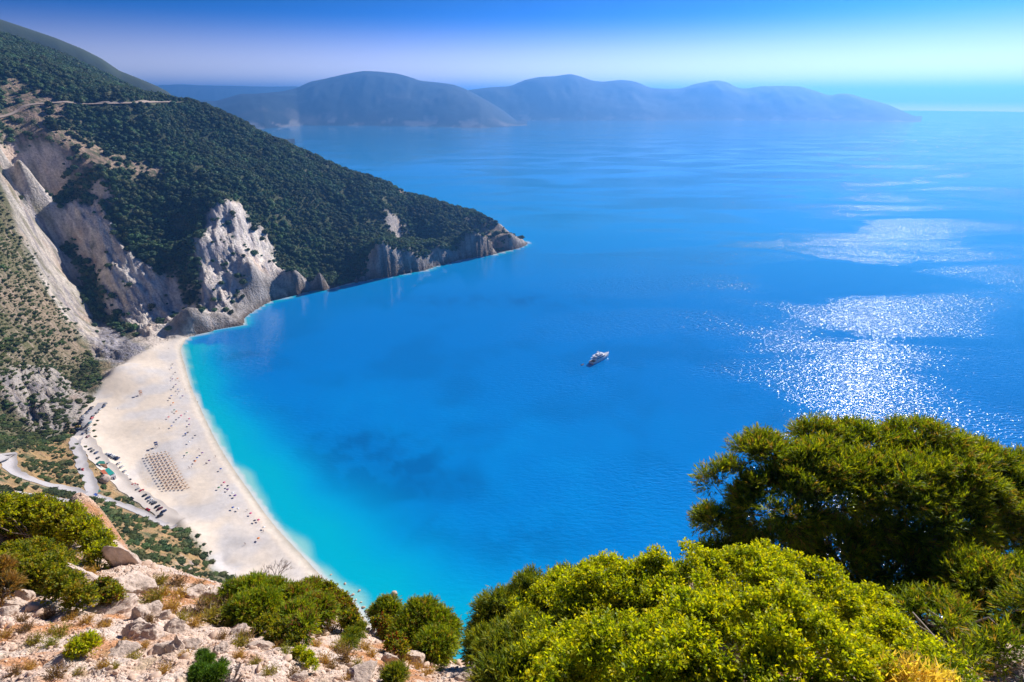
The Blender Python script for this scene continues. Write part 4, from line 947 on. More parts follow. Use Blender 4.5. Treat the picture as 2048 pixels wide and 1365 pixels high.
# ================================================================ YACHT AND TENDER
ya, yb = at_z(1182, 728, 0), at_z(1217, 711, 0)
hd = math.atan2(yb[1] - ya[1], yb[0] - ya[0]); Ly = math.hypot(yb[0] - ya[0], yb[1] - ya[1])
yacht = link('motor_yacht', None, label='white motor yacht with stacked decks anchored in the bay', cat='yacht', loc=((ya[0] + yb[0]) / 2, (ya[1] + yb[1]) / 2, 0), rz=hd, scale=(Ly / 30,) * 3)
def hull_ring(x, w, zb, zt, flare):
    return [(x, -w * flare, zb), (x, -w, zb + (zt - zb) * 0.55), (x, -w, zt), (x, w, zt), (x, w, zb + (zt - zb) * 0.55), (x, w * flare, zb)]
prof = [(-15, 2.9, -0.6, 2.0, 0.85), (-10, 3.3, -0.8, 2.1, 0.85), (-2, 3.5, -0.9, 2.5, 0.8), (5, 3.2, -0.9, 3.1, 0.65), (10, 2.2, -0.8, 3.6, 0.45), (13.5, 0.9, -0.5, 3.9, 0.3), (15.2, 0.08, 0.4, 4.1, 0.5)]
mat_hull = simple_mat('yacht_white', (0.80, 0.80, 0.80), 0.25, vary=0.02, coat=0.5); mat_hull2 = simple_mat('yacht_dark_stripe', (0.02, 0.04, 0.10), 0.3); mat_teak = simple_mat('teak_deck', (0.45, 0.27, 0.15), 0.6, vary=0.15)
link('hull', Geo().loft([hull_ring(*p_) for p_ in prof]).mesh('hull'), mat_hull, yacht)
link('boot_stripe', Geo().loft([[(x, -w * f_ * 1.02 - 0.03, zb), (x, -w * f_ - (w - w * f_) * 0.55 - 0.05, 0.45), (x, w * f_ + (w - w * f_) * 0.55 + 0.05, 0.45), (x, w * f_ * 1.02 + 0.03, zb)] for x, w, zb, zt, f_ in prof]).mesh('boot_stripe'), mat_hull2, yacht)
link('aft_deck', Geo().box((-12.4, 0, 2.10), (4.6, 5.2, 0.10)).mesh('aft_deck'), mat_teak, yacht)
def deck_ring(x0, x1, w, z, rake): return [(x0, -w, z), (x1 - rake, -w, z), (x1, -w * 0.35, z), (x1, w * 0.35, z), (x1 - rake, w, z), (x0, w, z)]
for nm, x0, x1, w, z0, z1 in (('main_deck', -10, 8.0, 2.75, 2.5, 4.9), ('bridge_deck', -8, 4.5, 2.4, 5.15, 7.0)):
    dk = link(nm, Geo().loft([deck_ring(x0, x1, w, z0, 2.5), deck_ring(x0 + 0.3, x1 - 1.7, w * 0.92, z1, 2.2)]).mesh(nm), mat_hull, yacht)
    zc = (z0 + z1) / 2
    link('window_band', Geo().loft([deck_ring(x0 + 0.8, x1 - 0.55, w * 0.985, zc - 0.05, 2.4), deck_ring(x0 + 1.0, x1 - 1.2, w * 0.965, zc + 0.75, 2.3)]).mesh('window_band'), mat_glass, dk)
    link('roof_overhang', Geo().loft([deck_ring(x0 - 2.6, x1 - 1.2, w * 1.06, z1 + 0.01, 2.2), deck_ring(x0 - 2.6, x1 - 1.2, w * 1.06, z1 + 0.22, 2.2)]).mesh('roof_overhang'), mat_hull, dk)
link('sun_deck', Geo().loft([deck_ring(-6, 2.0, 1.9, 7.25, 1.6), deck_ring(-6, 1.2, 1.8, 8.0, 1.6)]).mesh('sun_deck'), mat_hull, yacht)
link('radar_arch', Geo().box((-3.5, -1.5, 8.8), (0.8, 0.25, 2.0)).box((-3.5, 1.5, 8.8), (0.8, 0.25, 2.0)).box((-3.5, 0, 9.85), (0.9, 3.3, 0.25)).tube((-3.5, 0, 9.9), (-3.5, 0, 12.2), 0.09, 0.05, 6).mesh('radar_arch'), mat_hull, yacht)
link('bow_rail', Geo().tube((6, -2.9, 4.1), (15, -0.1, 5.0), 0.05, 0.05, 5).tube((6, 2.9, 4.1), (15, 0.1, 5.0), 0.05, 0.05, 5).mesh('bow_rail'), mat_hull, yacht)
p = at_z(1165, 730, 0); tn = link('tender_boat', None, label='small dark inflatable boat trailing behind the yacht', cat='boat', loc=(p[0], p[1], 0.0), rz=hd)
mat_rubber = simple_mat('dark_rubber', (0.03, 0.035, 0.05), 0.6)
for s_ in (-1, 1): link('tube', Geo().tube((-2.2, s_ * 0.75, 0.3), (1.2, s_ * 0.75, 0.32), 0.28, 0.28, 8).tube((1.2, s_ * 0.75, 0.32), (2.3, s_ * 0.12, 0.5), 0.28, 0.2, 8).mesh('tube'), mat_rubber, tn)
link('floor', Geo().box((-0.4, 0, 0.16), (3.6, 1.1, 0.10)).mesh('floor'), mat_rubber, tn); link('outboard_motor', Geo().box((-2.45, 0, 0.65), (0.35, 0.4, 0.6)).box((-2.45, 0, 0.15), (0.15, 0.15, 0.7)).mesh('outboard_motor'), mat_tyre, tn)
link('console', Geo().box((0.1, 0, 0.6), (0.5, 0.6, 0.8), taper=0.8).mesh('console'), mat_white, tn)

# ================================================================ THE SLOPE AT THE VIEWPOINT
FG = []
CREST = [(-150,1000,18),(0,1025,17),(150,1035,17.5),(240,1075,16.5),(262,1118,15.5),(300,1143,14.5),(350,1147,14),(420,1168,13),(480,1182,12.6),(560,1205,12),(640,1235,11.5),(720,1266,11),(760,1284,10.6),(830,1312,10),(900,1340,9.4),(935,1345,9),(1000,1340,8.8),(1150,1290,9),(1340,1140,9.5),(1450,1180,9.8),(1600,1230,10),(1800,1260,10.5),(2048,1260,11),(2250,1250,11)]
for u, v, y in CREST:
    p = at_y(u, v, y); FG.append(p)
    h = math.hypot(p[0], p[1]); d = (p[0] / h, p[1] / h)
    FG.append((p[0] + d[0] * 3, p[1] + d[1] * 3, p[2] - 4.4)); FG.append((p[0] + d[0] * 9, p[1] + d[1] * 9, p[2] - 17)); FG.append((p[0] + d[0] * 20, p[1] + d[1] * 20, p[2] - 42))
for u, v, y in [(0,1365,6.5),(300,1365,6.6),(600,1365,6.8),(900,1365,7.4),(0,1250,8.6),(300,1250,9.2),(600,1290,8.6),(800,1340,8.4),(0,1150,12),(200,1150,12.4),(400,1210,11.0),(500,1240,10.5),(650,1285,9.6),(1100,1400,6.2),(1400,1400,5.4),(1800,1400,5.4),(2048,1365,6.2),(1400,1280,7.6),(1700,1320,7.8),(100,1085,15)]: FG.append(at_y(u, v, y))
for p in [(0, 0, EYE - 4.6), (-8, 1, EYE - 5.0), (8, 1, EYE - 4.2), (0, -5, EYE - 2.2), (-14, 4, EYE - 7), (13, 3, EYE - 5)]: FG.append(p)
fg_rbf = RBF(FG, 0.8)
def fore(x, y, detail=True):
    z = fg_rbf(x, y)
    if detail:
        led = ridged((x + 0.4 * y) / 1.9, (y - 0.3 * x) / 1.3, 4, 0.55)
        z = z + 0.10 * led + 0.10 * fbm(x / 1.1, y / 1.1, 4) + 0.035 * ridged(x / 0.22, y / 0.22, 3)
    return z
NAF, NRF = 600, 290
fa, fr = np.radians(np.linspace(-66, 64, NAF)), np.geomspace(3.2, 34, NRF)
A3, R3 = np.meshgrid(fa, fr); FX, FY = R3 * np.sin(A3), R3 * np.cos(A3); FZ = fore(FX, FY)
def fground(x, y):
    x = np.asarray(x, float); y = np.asarray(y, float)
    a = np.clip((np.arctan2(x, y) - fa[0]) / (fa[1] - fa[0]), 0, NAF - 1.001); r = np.clip(np.log(np.hypot(x, y) / fr[0]) / np.log(fr[1] / fr[0]), 0, NRF - 1.001)
    i, j = r.astype(int), a.astype(int); p, q = r - i, a - j
    return FZ[i, j] * (1 - p) * (1 - q) + FZ[i + 1, j] * p * (1 - q) + FZ[i, j + 1] * (1 - p) * q + FZ[i + 1, j + 1] * p * q
def on_fore(u, v):
    for k in range(30):                              # just below the crest if the line of sight passes over it
        p = march(u, v + 6 * k, fground, 3.3, 24, 900)
        if p[2] > 200: return p
    return p
soil = sstep(-0.4, 0.25, fbm(FX / 1.6 + 3, FY / 1.6, 4) + 0.25 * fbm(FX / 0.3, FY / 0.3, 2))
ft = np.zeros(FX.shape + (3,)) + np.array((0.55, 0.40, 0.30))
ft = mixc(ft, (0.45, 0.215, 0.095), soil * 0.95)
ft = mixc(ft, (0.62, 0.51, 0.43), sstep(0.45, 1.0, ridged(FX / 1.9 + 0.2 * FY, FY / 1.3, 3, 0.5)) * 0.7)
ft = mixc(ft, (0.30, 0.22, 0.12), sstep(0.35, 0.7, fbm(FX / 0.7 + 50, FY / 0.7, 3)) * 0.6)
ft = ft * (1 + 0.12 * fbm(FX / 0.15, FY / 0.15, 2))[..., None]
# rubble material: stones of several sizes with dark joints
mat_rub, ns, ls = new_mat('limestone_rubble')
out = node(ns, 'ShaderNodeOutputMaterial'); b = node(ns, 'ShaderNodeBsdfPrincipled', Roughness=0.9); b.inputs['Specular IOR Level'].default_value = 0.15
at = node(ns, 'ShaderNodeAttribute', attribute_name='tint'); tc = node(ns, 'ShaderNodeTexCoord')
v1 = node(ns, 'ShaderNodeTexVoronoi', Scale=11.0); v2 = node(ns, 'ShaderNodeTexVoronoi', Scale=26.0); nz = node(ns, 'ShaderNodeTexNoise', Scale=3.0, Detail=6.0, Roughness=0.7)
ls.new(tc.outputs['Object'], nz.inputs['Vector'])
wp = node(ns, 'ShaderNodeMix', data_type='VECTOR'); wp.inputs['Factor'].default_value = 0.12
ls.new(tc.outputs['Object'], wp.inputs['A']); ls.new(nz.outputs['Color'], wp.inputs['B'])
for v in (v1, v2): ls.new(wp.outputs['Result'], v.inputs['Vector'])
s1 = node(ns, 'ShaderNodeSeparateColor'); ls.new(v2.outputs['Color'], s1.inputs['Color'])
mr = node(ns, 'ShaderNodeMapRange'); mr.inputs['To Min'].default_value = 0.72; mr.inputs['To Max'].default_value = 1.25; ls.new(s1.outputs['Red'], mr.inputs['Value'])
mu = node(ns, 'ShaderNodeVectorMath', operation='SCALE'); ls.new(at.outputs['Color'], mu.inputs[0]); ls.new(mr.outputs['Result'], mu.inputs['Scale']); ls.new(mu.outputs['Vector'], b.inputs['Base Color'])
ad = node(ns, 'ShaderNodeMath', operation='MULTIPLY_ADD'); ad.inputs[1].default_value = 0.6; ls.new(v2.outputs['Distance'], ad.inputs[0]); ls.new(v1.outputs['Distance'], ad.inputs[2])
bp = node(ns, 'ShaderNodeBump', Strength=0.9, Distance=0.05, invert=True); ls.new(ad.outputs['Value'], bp.inputs['Height']); ls.new(bp.outputs['Normal'], b.inputs['Normal']); ls.new(b.outputs['BSDF'], out.inputs['Surface'])
slope_o = link('rocky_slope', np_mesh('rocky_slope', np.stack([FX, FY, FZ], -1).reshape(-1, 3), grid_faces(NRF, NAF)[:, ::-1], np.clip(ft, 0.02, 0.85).reshape(-1, 3), True), mat_rub, kind='structure')

# ---------------------------------------------------------------- rocks
mat_rock, ns, ls = new_mat('weathered_limestone')
out = node(ns, 'ShaderNodeOutputMaterial'); b = node(ns, 'ShaderNodeBsdfPrincipled', Roughness=0.88); b.inputs['Specular IOR Level'].default_value = 0.2
tc = node(ns, 'ShaderNodeTexCoord'); n1_ = node(ns, 'ShaderNodeTexNoise', Scale=2.6, Detail=8.0, Roughness=0.68); n2_ = node(ns, 'ShaderNodeTexNoise', Scale=16.0, Detail=6.0, Roughness=0.7)
cr_ = node(ns, 'ShaderNodeValToRGB'); e = cr_.color_ramp.elements
e[0].position = 0.32; e[0].color = (0.20, 0.16, 0.145, 1); e[1].position = 0.62; e[1].color = (0.63, 0.50, 0.405, 1); e2 = e.new(0.46); e2.color = (0.47, 0.37, 0.30, 1); e3 = e.new(0.78); e3.color = (0.60, 0.42, 0.30, 1)
for n_ in (n1_, n2_): ls.new(tc.outputs['Object'], n_.inputs['Vector'])
sm = node(ns, 'ShaderNodeMath', operation='MULTIPLY_ADD'); sm.inputs[1].default_value = 0.35; ls.new(n2_.outputs['Fac'], sm.inputs[0])
m2_ = node(ns, 'ShaderNodeMath', operation='MULTIPLY'); m2_.inputs[1].default_value = 0.70; ls.new(n1_.outputs['Fac'], m2_.inputs[0]); ls.new(m2_.outputs['Value'], sm.inputs[2])
ls.new(sm.outputs['Value'], cr_.inputs['Fac']); ls.new(cr_.outputs['Color'], b.inputs['Base Color'])
bp = node(ns, 'ShaderNodeBump', Strength=0.8, Distance=0.06); ls.new(sm.outputs['Value'], bp.inputs['Height']); ls.new(bp.outputs['Normal'], b.inputs['Normal']); ls.new(b.outputs['BSDF'], out.inputs['Surface'])
def rock_mesh(name, seed, sub=4, cuts=9, rough=0.16):
    r = np.random.default_rng(seed); bm = bmesh.new(); bmesh.ops.create_icosphere(bm, subdivisions=sub, radius=1.0)
    off = Vector(r.uniform(-50, 50, 3)); planes = [(Vector(n).normalized(), d) for n, d in zip(r.normal(size=(cuts, 3)), r.uniform(0.55, 0.85, cuts))]
    for v in bm.verts:
        p = v.co.copy()
        for n, d in planes:
            k = p.dot(n) - d
            if k > 0: p -= n * k * 0.97
        q = p * 1.3 + off
        p += p.normalized() * (rough * mnoise.fractal(q, 0.8, 2.1, 5) + 0.22 * rough * (1 - abs(mnoise.noise(q * 5)) * 3) + 0.10 * rough * (1 - abs(mnoise.noise(q * 13)) * 3))
        v.co = p
    me = bpy.data.meshes.new(name); bm.to_mesh(me); bm.free(); me.polygons.foreach_set('use_smooth', [True] * len(me.polygons)); me.materials.append(mat_rock); return me
def px_scale(p): return (p[1] * CP - (p[2] - EYE) * SP) / FPX       # metres per photograph pixel at a point
ROCKS = [(248,1118,54,66,'tall grey boulder at the edge over the beach road, flat pale top'),(165,1150,62,80,'leaning white slab between the two leafy bushes'),(250,1172,80,56,'broad white outcrop under the tall grey boulder'),(222,1216,88,40,'arched pale ledge at the foot of the leafy bush'),(288,1228,52,52,'pitted pale rock at the end of the arched ledge'),(278,1268,62,46,'big smooth rounded boulder with shadow under it'),(328,1294,38,24,'small rounded rock beside the big smooth boulder'),(355,1294,32,40,'upright rounded rock next to the small rounded rock'),(382,1292,44,24,'long tilted slab right of the upright rounded rock'),(51,1190,38,30,'blue-grey rock in the shade of the left bush'),(30,1206,36,26,'pale rock below the shaded blue-grey rock'),(8,1224,40,26,'white rock at the left picture edge'),(238,1308,54,20,'low flat rock below the big smooth boulder'),(322,1232,36,36,'pale rock behind the rounded rocks'),(378,1186,46,28,'white rock on the crest among dry tufts'),(348,1256,40,30,'pitted rock between the pale rock and the upright one'),(426,1188,36,26,'white rock on the crest touching the dark bushes'),(624,1318,24,34,'narrow upright white stone below the dark bushes'),(442,1298,28,24,'small white rock right of the long tilted slab'),(522,1292,44,20,'flat white rock in the middle of the rubble'),(782,1318,32,32,'white rock left of the round dark bush'),(823,1312,44,36,'largest white rock under the round dark bush'),(720,1356,64,22,'long low ledge at the bottom picture edge'),(932,1352,46,48,'blue-grey boulder under the big leafy bush'),(774,1286,22,22,'small stone between the red-leaved bush and the crest'),(1344,1142,26,34,'pinkish rock rising behind the big yellow-green bush'),(600,1352,30,18,'small white rock near the bottom edge under the narrow stone'),(120,1330,46,18,'flat pale rock low on the rubble slope'),(480,1262,34,20,'white rock in the rubble below the dark bushes'),(1830,1330,60,40,'shaded rock under the dark juniper tree')]
rock_pool = [rock_mesh('rock', 300 + i, 5, 9 + i % 4, 0.14 + 0.03 * (i % 3)) for i in range(10)]
for i, (u, v, w, h, lab) in enumerate(ROCKS):
    p = on_fore(u, v + h * 0.18); s = px_scale(p); W, Hh = w * s * (0.45 if i == 0 else 0.62), h * s * 0.75
    o = link('rock', rock_pool[i % 10], label=lab, cat='rock', group='rocks on the slope at the viewpoint', loc=(p[0], p[1], p[2] + Hh * (0.35 if i == 0 else 0.0)), scale=(W, W * random.uniform(0.7, 1.0), Hh))
    o.rotation_euler = (random.uniform(-0.25, 0.25), random.uniform(-0.25, 0.25), random.uniform(-0.5, 0.5))
stone_pool = [rock_mesh('stone', 340 + i, 2, 8, 0.22) for i in range(8)]
mat_stone = simple_mat('pink_limestone', (0.58, 0.415, 0.305), 0.9, vary=0.35, scale=1.7)
for m_ in stone_pool: m_.materials.clear(); m_.materials.append(mat_stone)
r4 = np.random.default_rng(44); k = 0
while k < 260:
    u, v = r4.uniform(-20, 960), r4.uniform(1130, 1375)
    a, y_ = ray(u, v)[0], 0
    p = on_fore(u, v)
    if p[1] > 18 or p[1] < 3.6: continue
    s = px_scale(p) * (4 + 9 * r4.random() ** 2.2)
    o = link('stone', stone_pool[k % 8], parent=slope_o, loc=(p[0], p[1], p[2] + 0.1 * s), scale=(s, s * r4.uniform(0.6, 1.0), s * r4.uniform(0.4, 0.8)))
    o.rotation_euler = tuple(r4.uniform(-0.4, 0.4, 2)) + (r4.uniform(0, 6.28),); k += 1
# the finer rubble, too small and too many to count
gx_, gy_, gr = jitter_grid(-24, 9, 4, 19, 0.115, 9)
kk = (gr.random(len(gx_)) < 0.55) & (np.abs(np.arctan2(gx_, gy_)) < 1.1); gx_, gy_ = gx_[kk], gy_[kk]
gs_ = 0.012 + 0.035 * gr.random(len(gx_)) ** 2.5
pebble_src = [link('stone', stone_pool[i], parent=slope_o, loc=(-2.6 + 0.7 * i, 7.0, float(fground(-2.6 + 0.7 * i, 7.0))), scale=(0.06, 0.05, 0.04)) for i in range(4)]
gp = stuff_points('rubble', gx_, gy_, fground(gx_, gy_) + 0.1 * gs_, gs_, pebble_src, 'fine pale limestone rubble covering the slope', 'rubble')

# ---------------------------------------------------------------- leaves
def leaf_geo(P, D, n_per, length, width, spread, seed, cols, needle=False, tips=None):
    """n_per leaves about every twig (point P, direction D); returns verts, faces, colours"""
    r = np.random.default_rng(seed); n = len(P); m = n * n_per
    base = np.repeat(P, n_per, 0); ax = np.repeat(D, n_per, 0)
    t = np.tile(np.linspace(0.0, 1.0, n_per), n)[:, None]
    side = r.normal(size=(m, 3)); side -= (side * ax).sum(1)[:, None] * ax; side /= np.linalg.norm(side, axis=1)[:, None] + 1e-9
    twig = length * (2.2 if needle else 1.7)
    base = base + ax * t * twig + side * length * 0.08
    d = ax * (1 - spread) + side * spread + r.normal(0, 0.12, (m, 3)); d /= np.linalg.norm(d, axis=1)[:, None]
    w = np.cross(d, side + 0.6 * r.normal(size=(m, 3))); w /= np.linalg.norm(w, axis=1)[:, None] + 1e-9
    L = length * r.uniform(0.65, 1.25, (m, 1)); Wd = width * r.uniform(0.7, 1.25, (m, 1))
    ci = np.repeat(r.integers(0, len(cols), n), n_per); c = np.array(cols)[ci] * r.uniform(0.75, 1.25, (m, 1))
    if tips is not None:                                 # shade inside the clumps put into the leaf colour, outer tips left bright
        inner_shade = np.array((0.26, 0.38, 0.75)); k_ = sstep(0.35, 0.85, np.repeat(tips, n_per))[:, None]
        c = c * (inner_shade + (1 - inner_shade) * k_)
    if needle:
        v = np.stack([base - w * Wd, base + w * Wd, base + d * L], 1); f = np.arange(m * 3).reshape(m, 3); return v.reshape(-1, 3), f, np.repeat(c, 3, 0)
    nrm = np.cross(d, w)
    v = np.stack([base, base + d * L * 0.5 + w * Wd + nrm * L * 0.06, base + d * L, base + d * L * 0.5 - w * Wd + nrm * L * 0.06], 1)
    return v.reshape(-1, 3), np.arange(m * 4).reshape(m, 4), np.repeat(c, 4, 0)
def twigs_on(lobes, clumps, per, cr, seed, inner=0.15, low=-0.45, jag=0.25):
    """twig points in clumps over the outside of a set of lobes (centre, radii)"""
    r = np.random.default_rng(seed); C = np.array([l[0] for l in lobes]); Rd = np.array([l[1] for l in lobes])
    wgt = (Rd[:, 0] * Rd[:, 2]); wgt = wgt / wgt.sum(); P, D = [], []
    cc = r.choice(len(lobes), clumps * 3, p=wgt); d = r.normal(size=(clumps * 3, 3)); d /= np.linalg.norm(d, axis=1)[:, None]
    ok = d[:, 2] > low; cc, d = cc[ok], d[ok]
    pos = C[cc] + d * Rd[cc] * (r.uniform(1 - jag, 1.06, (len(cc), 1)) + 0.28 * (r.random((len(cc), 1)) < 0.10))
    q = ((pos[:, None] - C[None]) / (Rd[None] * 0.80)); buried = ((q ** 2).sum(-1) < 1)
    buried[np.arange(len(cc)), cc] = False; ok = ~buried.any(1) | (r.random(len(cc)) < inner); cc, d, pos = cc[ok][:clumps], d[ok][:clumps], pos[ok][:clumps]
    rad = cr * r.uniform(0.6, 1.35, len(pos))
    up = np.array([0, 0, 0.35])
    pd = r.normal(size=(len(pos), per, 3)); pd /= np.linalg.norm(pd, axis=2)[..., None]
    dd = pd + d[:, None] * 0.9 + up; dd /= np.linalg.norm(dd, axis=2)[..., None]
    pp = pos[:, None] + dd * rad[:, None, None] * r.uniform(0.2, 1.0, (len(pos), per, 1)) ** 0.7
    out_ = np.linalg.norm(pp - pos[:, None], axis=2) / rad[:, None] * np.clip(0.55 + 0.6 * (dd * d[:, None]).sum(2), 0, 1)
    return pp.reshape(-1, 3), dd.reshape(-1, 3), out_.reshape(-1)
mat_leaf = leaf_mat('shrub_leaves', 0.55, 0.5, (1.6, 1.4, 0.4)); mat_needle = leaf_mat('juniper_sprays', 0.42, 0.6, (1.5, 1.25, 0.4))
mat_bark = simple_mat('grey_bark', (0.24, 0.19, 0.155), 0.95, vary=0.3, scale=8); mat_deadwood = simple_mat('bleached_deadwood', (0.30, 0.25, 0.23), 0.9, vary=0.3, scale=6)
MASTIC = [(0.46, 0.52, 0.010), (0.52, 0.55, 0.010), (0.40, 0.48, 0.012), (0.30, 0.40, 0.012), (0.52, 0.50, 0.014)]
MASTIC2 = [(0.28, 0.31, 0.016), (0.34, 0.34, 0.018), (0.18, 0.22, 0.016), (0.13, 0.17, 0.016), (0.34, 0.26, 0.03)]
JUNI = [(0.20, 0.30, 0.014), (0.29, 0.38, 0.014), (0.42, 0.47, 0.015), (0.15, 0.23, 0.014), (0.35, 0.42, 0.015), (0.22, 0.32, 0.014), (0.18, 0.27, 0.014), (0.38, 0.27, 0.05)]
JUNI2 = [(0.20, 0.27, 0.016), (0.26, 0.32, 0.018), (0.14, 0.20, 0.016), (0.32, 0.33, 0.02)]
def branches(base, targets, r0, seed, kinks=6, name='branches'):
    rn = random.Random(seed); g = Geo(); base = Vector(base)
    for tg in targets:
        tg = Vector(tg); prev = base; pr = r0
        for k in range(1, kinks + 1):
            f = k / kinks; q = base.lerp(tg, f) + Vector((rn.uniform(-1, 1), rn.uniform(-1, 1), rn.uniform(-0.3, 1))) * (tg - base).length * 0.10 * (1 - abs(f - 0.5))
            nr_ = r0 * (1 - 0.8 * f) + 0.003; g.tube(prev, q, pr, nr_, 6, False); prev, pr = q, nr_
    return g.mesh(name, True)
def bush(name, lobes_px, kind, label, cat, clumps, per, cr, leaf, seed, pal, ground_px=None, inner=0.15, group=None, jag=0.5, low=-0.4, deep=0.9, n_per=None):
    """lobes_px: (u, v, rx, rz in photograph pixels, distance y). Twigs and leaves are real geometry."""
    lobes = []
    for u, v, rx, rz, y in lobes_px:
        if seed in (504, 505): v, rx, rz = v + 8, rx * 0.86, rz * 0.86
        gq = march(u, v + rz * 0.75, fground, 3.3, 24, 500)      # the lobe rests on the slope, not in it
        if gq[2] > 200: y = min(y, gq[1] * 0.985)
        c = at_y(u, v, y); s = px_scale(c); lobes.append((c, (rx * s, rx * s * deep, rz * s)))
    C = np.mean([l[0] for l in lobes], axis=0)
    bp_ = (C[0], C[1], float(fground(C[0], C[1])))
    lobes = [((c[0] - bp_[0], c[1] - bp_[1], c[2] - bp_[2]), r) for c, r in lobes]
    root = link(name, None, label=label, cat=cat, group=group, loc=bp_)
    mr_ = float(np.mean([r[0] for _, r in lobes])); cr = min(cr, 0.45 * mr_); leaf = min(leaf, 0.32 * mr_)
    lobes = [(c, tuple(max(q - 0.75 * cr - leaf, 0.35 * q) for q in r)) for c, r in lobes]
    r7 = np.random.default_rng(seed + 7)
    for c, r in list(lobes):                             # smaller bulges break the outline
        for _ in range(3):
            d = r7.normal(size=3); d /= np.linalg.norm(d); d[2] = abs(d[2]) * 0.8
            lobes.append((tuple(c[i] + d[i] * r[i] * 0.72 for i in range(3)), tuple(q * r7.uniform(0.38, 0.6) for q in r)))
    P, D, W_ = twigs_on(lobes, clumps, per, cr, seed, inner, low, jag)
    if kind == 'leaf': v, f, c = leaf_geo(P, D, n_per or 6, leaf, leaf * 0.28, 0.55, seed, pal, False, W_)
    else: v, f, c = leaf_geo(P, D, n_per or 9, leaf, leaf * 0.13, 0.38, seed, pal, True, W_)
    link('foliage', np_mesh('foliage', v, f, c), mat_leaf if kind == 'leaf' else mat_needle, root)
    tg = [l[0] for l in lobes[:len(lobes_px)]]; rn = random.Random(seed)
    for c_, r_ in lobes[:len(lobes_px)]:
        for _ in range(3): tg.append(tuple(c_[i] + rn.uniform(-0.75, 0.75) * r_[i] for i in range(3)))
    tg = [q for q in tg if q[2] > 0.30 and q[2] > 0.45 * math.hypot(q[0], q[1])] or [(0, 0, 0.3)]
    link('branches', branches((0, 0, -0.15), tg, 0.016 + 0.008 * max(r[0] for _, r in lobes), seed), mat_bark, root)
    return root
# big yellow-green bush in front
bush('mastic_bush', [(1120,1255,120,80,8.2),(1230,1225,130,90,8.0),(1350,1205,130,85,7.9),(1480,1195,140,80,7.8),(1600,1210,130,80,7.7),(1700,1260,120,75,7.5),(1790,1320,100,60,7.3),(1880,1370,90,45,7.0),(1150,1350,130,80,7.2),(1280,1330,150,100,7.0),(1430,1320,160,110,6.8),(1580,1320,160,100,6.7),(1700,1370,140,70,6.6),(1420,1420,200,80,6.2),(1200,1430,180,70,6.4),(1640,1430,160,60,6.2)],
     'leaf', 'big yellow-green leafy bush in front of the dark juniper', 'bush', 700, 54, 0.20, 0.060, 501, MASTIC, (1450, 1400), 0.3, low=-0.25, jag=0.45)
bush('juniper_bush', [(1010,1260,75,75,8.8),(1080,1215,85,70,9.2),(1150,1205,80,60,9.4),(1220,1230,80,60,9.2),(975,1310,45,55,8.4),(1050,1320,90,70,8.2),(1040,1400,100,60,7.6),(1150,1290,80,60,8.6)],
     'needle', 'feathery green juniper bush at the water side of the yellow-green bush', 'bush', 480, 40, 0.16, 0.085, 502, JUNI2, (1040, 1362), 0.45, low=-0.3)
# dark juniper tree
JT = [(1450,975,62,55,11.6),(1436,1058,55,52,11.2),(1530,920,72,50,12.2),(1560,1015,95,75,11.2),(1640,895,78,48,12.8),(1650,975,105,80,11.6),(1740,893,88,50,13.0),(1760,995,115,90,11.4),(1850,895,85,52,12.8),(1870,1000,120,90,11.4),(1945,950,90,65,12.2),(1980,1050,120,90,11.3),(2055,985,100,70,12.0),(2080,1110,110,90,11.0),(1470,1110,70,50,10.9),(1560,1110,85,60,10.8),(1680,1110,95,70,10.7),(1790,1130,95,70,10.6),(1890,1150,95,75,10.2),(1990,1190,95,75,9.9),(2080,1240,90,80,9.5),(1930,1270,70,55,9.2),(2030,1330,80,60,8.6),(1780,1220,60,45,9.8),(1860,1240,70,50,9.4),(1960,1360,60,40,8.0),(2060,1380,80,50,7.8)]
bush('juniper_tree', JT, 'needle', 'large spreading dark juniper tree over the sun-lit sea', 'tree', 1250, 52, 0.24, 0.10, 503, JUNI, (1850, 1330), 0.35, jag=0.42, n_per=8)
jt = bpy.data.objects['juniper_tree']
link('trunk', branches((0, 0, -0.3), [(-0.3, 0.3, 1.6), (0.5, 0.2, 1.9), (-1.2, 0.4, 2.4), (1.3, 0.3, 2.6)], 0.16, 9, name='trunk'), mat_bark, jt)
# bushes on the left
bush('mastic_bush', [(20,1015,48,26,16.5),(75,1018,46,26,16.6),(125,1032,46,28,16.2),(165,1055,40,32,15.8),(195,1085,28,34,15.4),(205,1108,20,22,15.2),(50,1038,50,22,16),(115,1058,50,24,15.8),(-30,1020,50,36,16.2)],
     'leaf', 'yellow-green leafy bush on the crest over the roads', 'bush', 367, 30, 0.26, 0.090, 504, MASTIC2 + MASTIC[:2], (110, 1090), 0.15)
bush('mastic_bush', [(20,1112,48,24,13.4),(72,1104,46,24,13.6),(108,1128,42,30,13.2),(80,1140,56,34,12.8),(130,1168,40,34,12.5),(158,1192,30,26,12.2),(5,1135,40,28,13.2)],
     'leaf', 'olive leafy bush beside the leaning white slab', 'bush', 318, 30, 0.20, 0.072, 505, MASTIC2, (110, 1215), 0.15)
bush('small_bush', [(205,1182,26,18,13.0),(225,1192,22,16,12.8)], 'leaf', 'small green and rust bush under the broad white outcrop', 'bush', 28, 24, 0.12, 0.060, 506, MASTIC2 + [(0.30, 0.15, 0.04)], None)
bush('dry_bush', [(0,1150,26,30,13.0),(8,1180,24,24,12.6)], 'needle', 'orange dry bush at the left picture edge', 'bush', 42, 26, 0.16, 0.084, 507, [(0.42, 0.24, 0.06), (0.36, 0.20, 0.05), (0.30, 0.22, 0.06)], None)
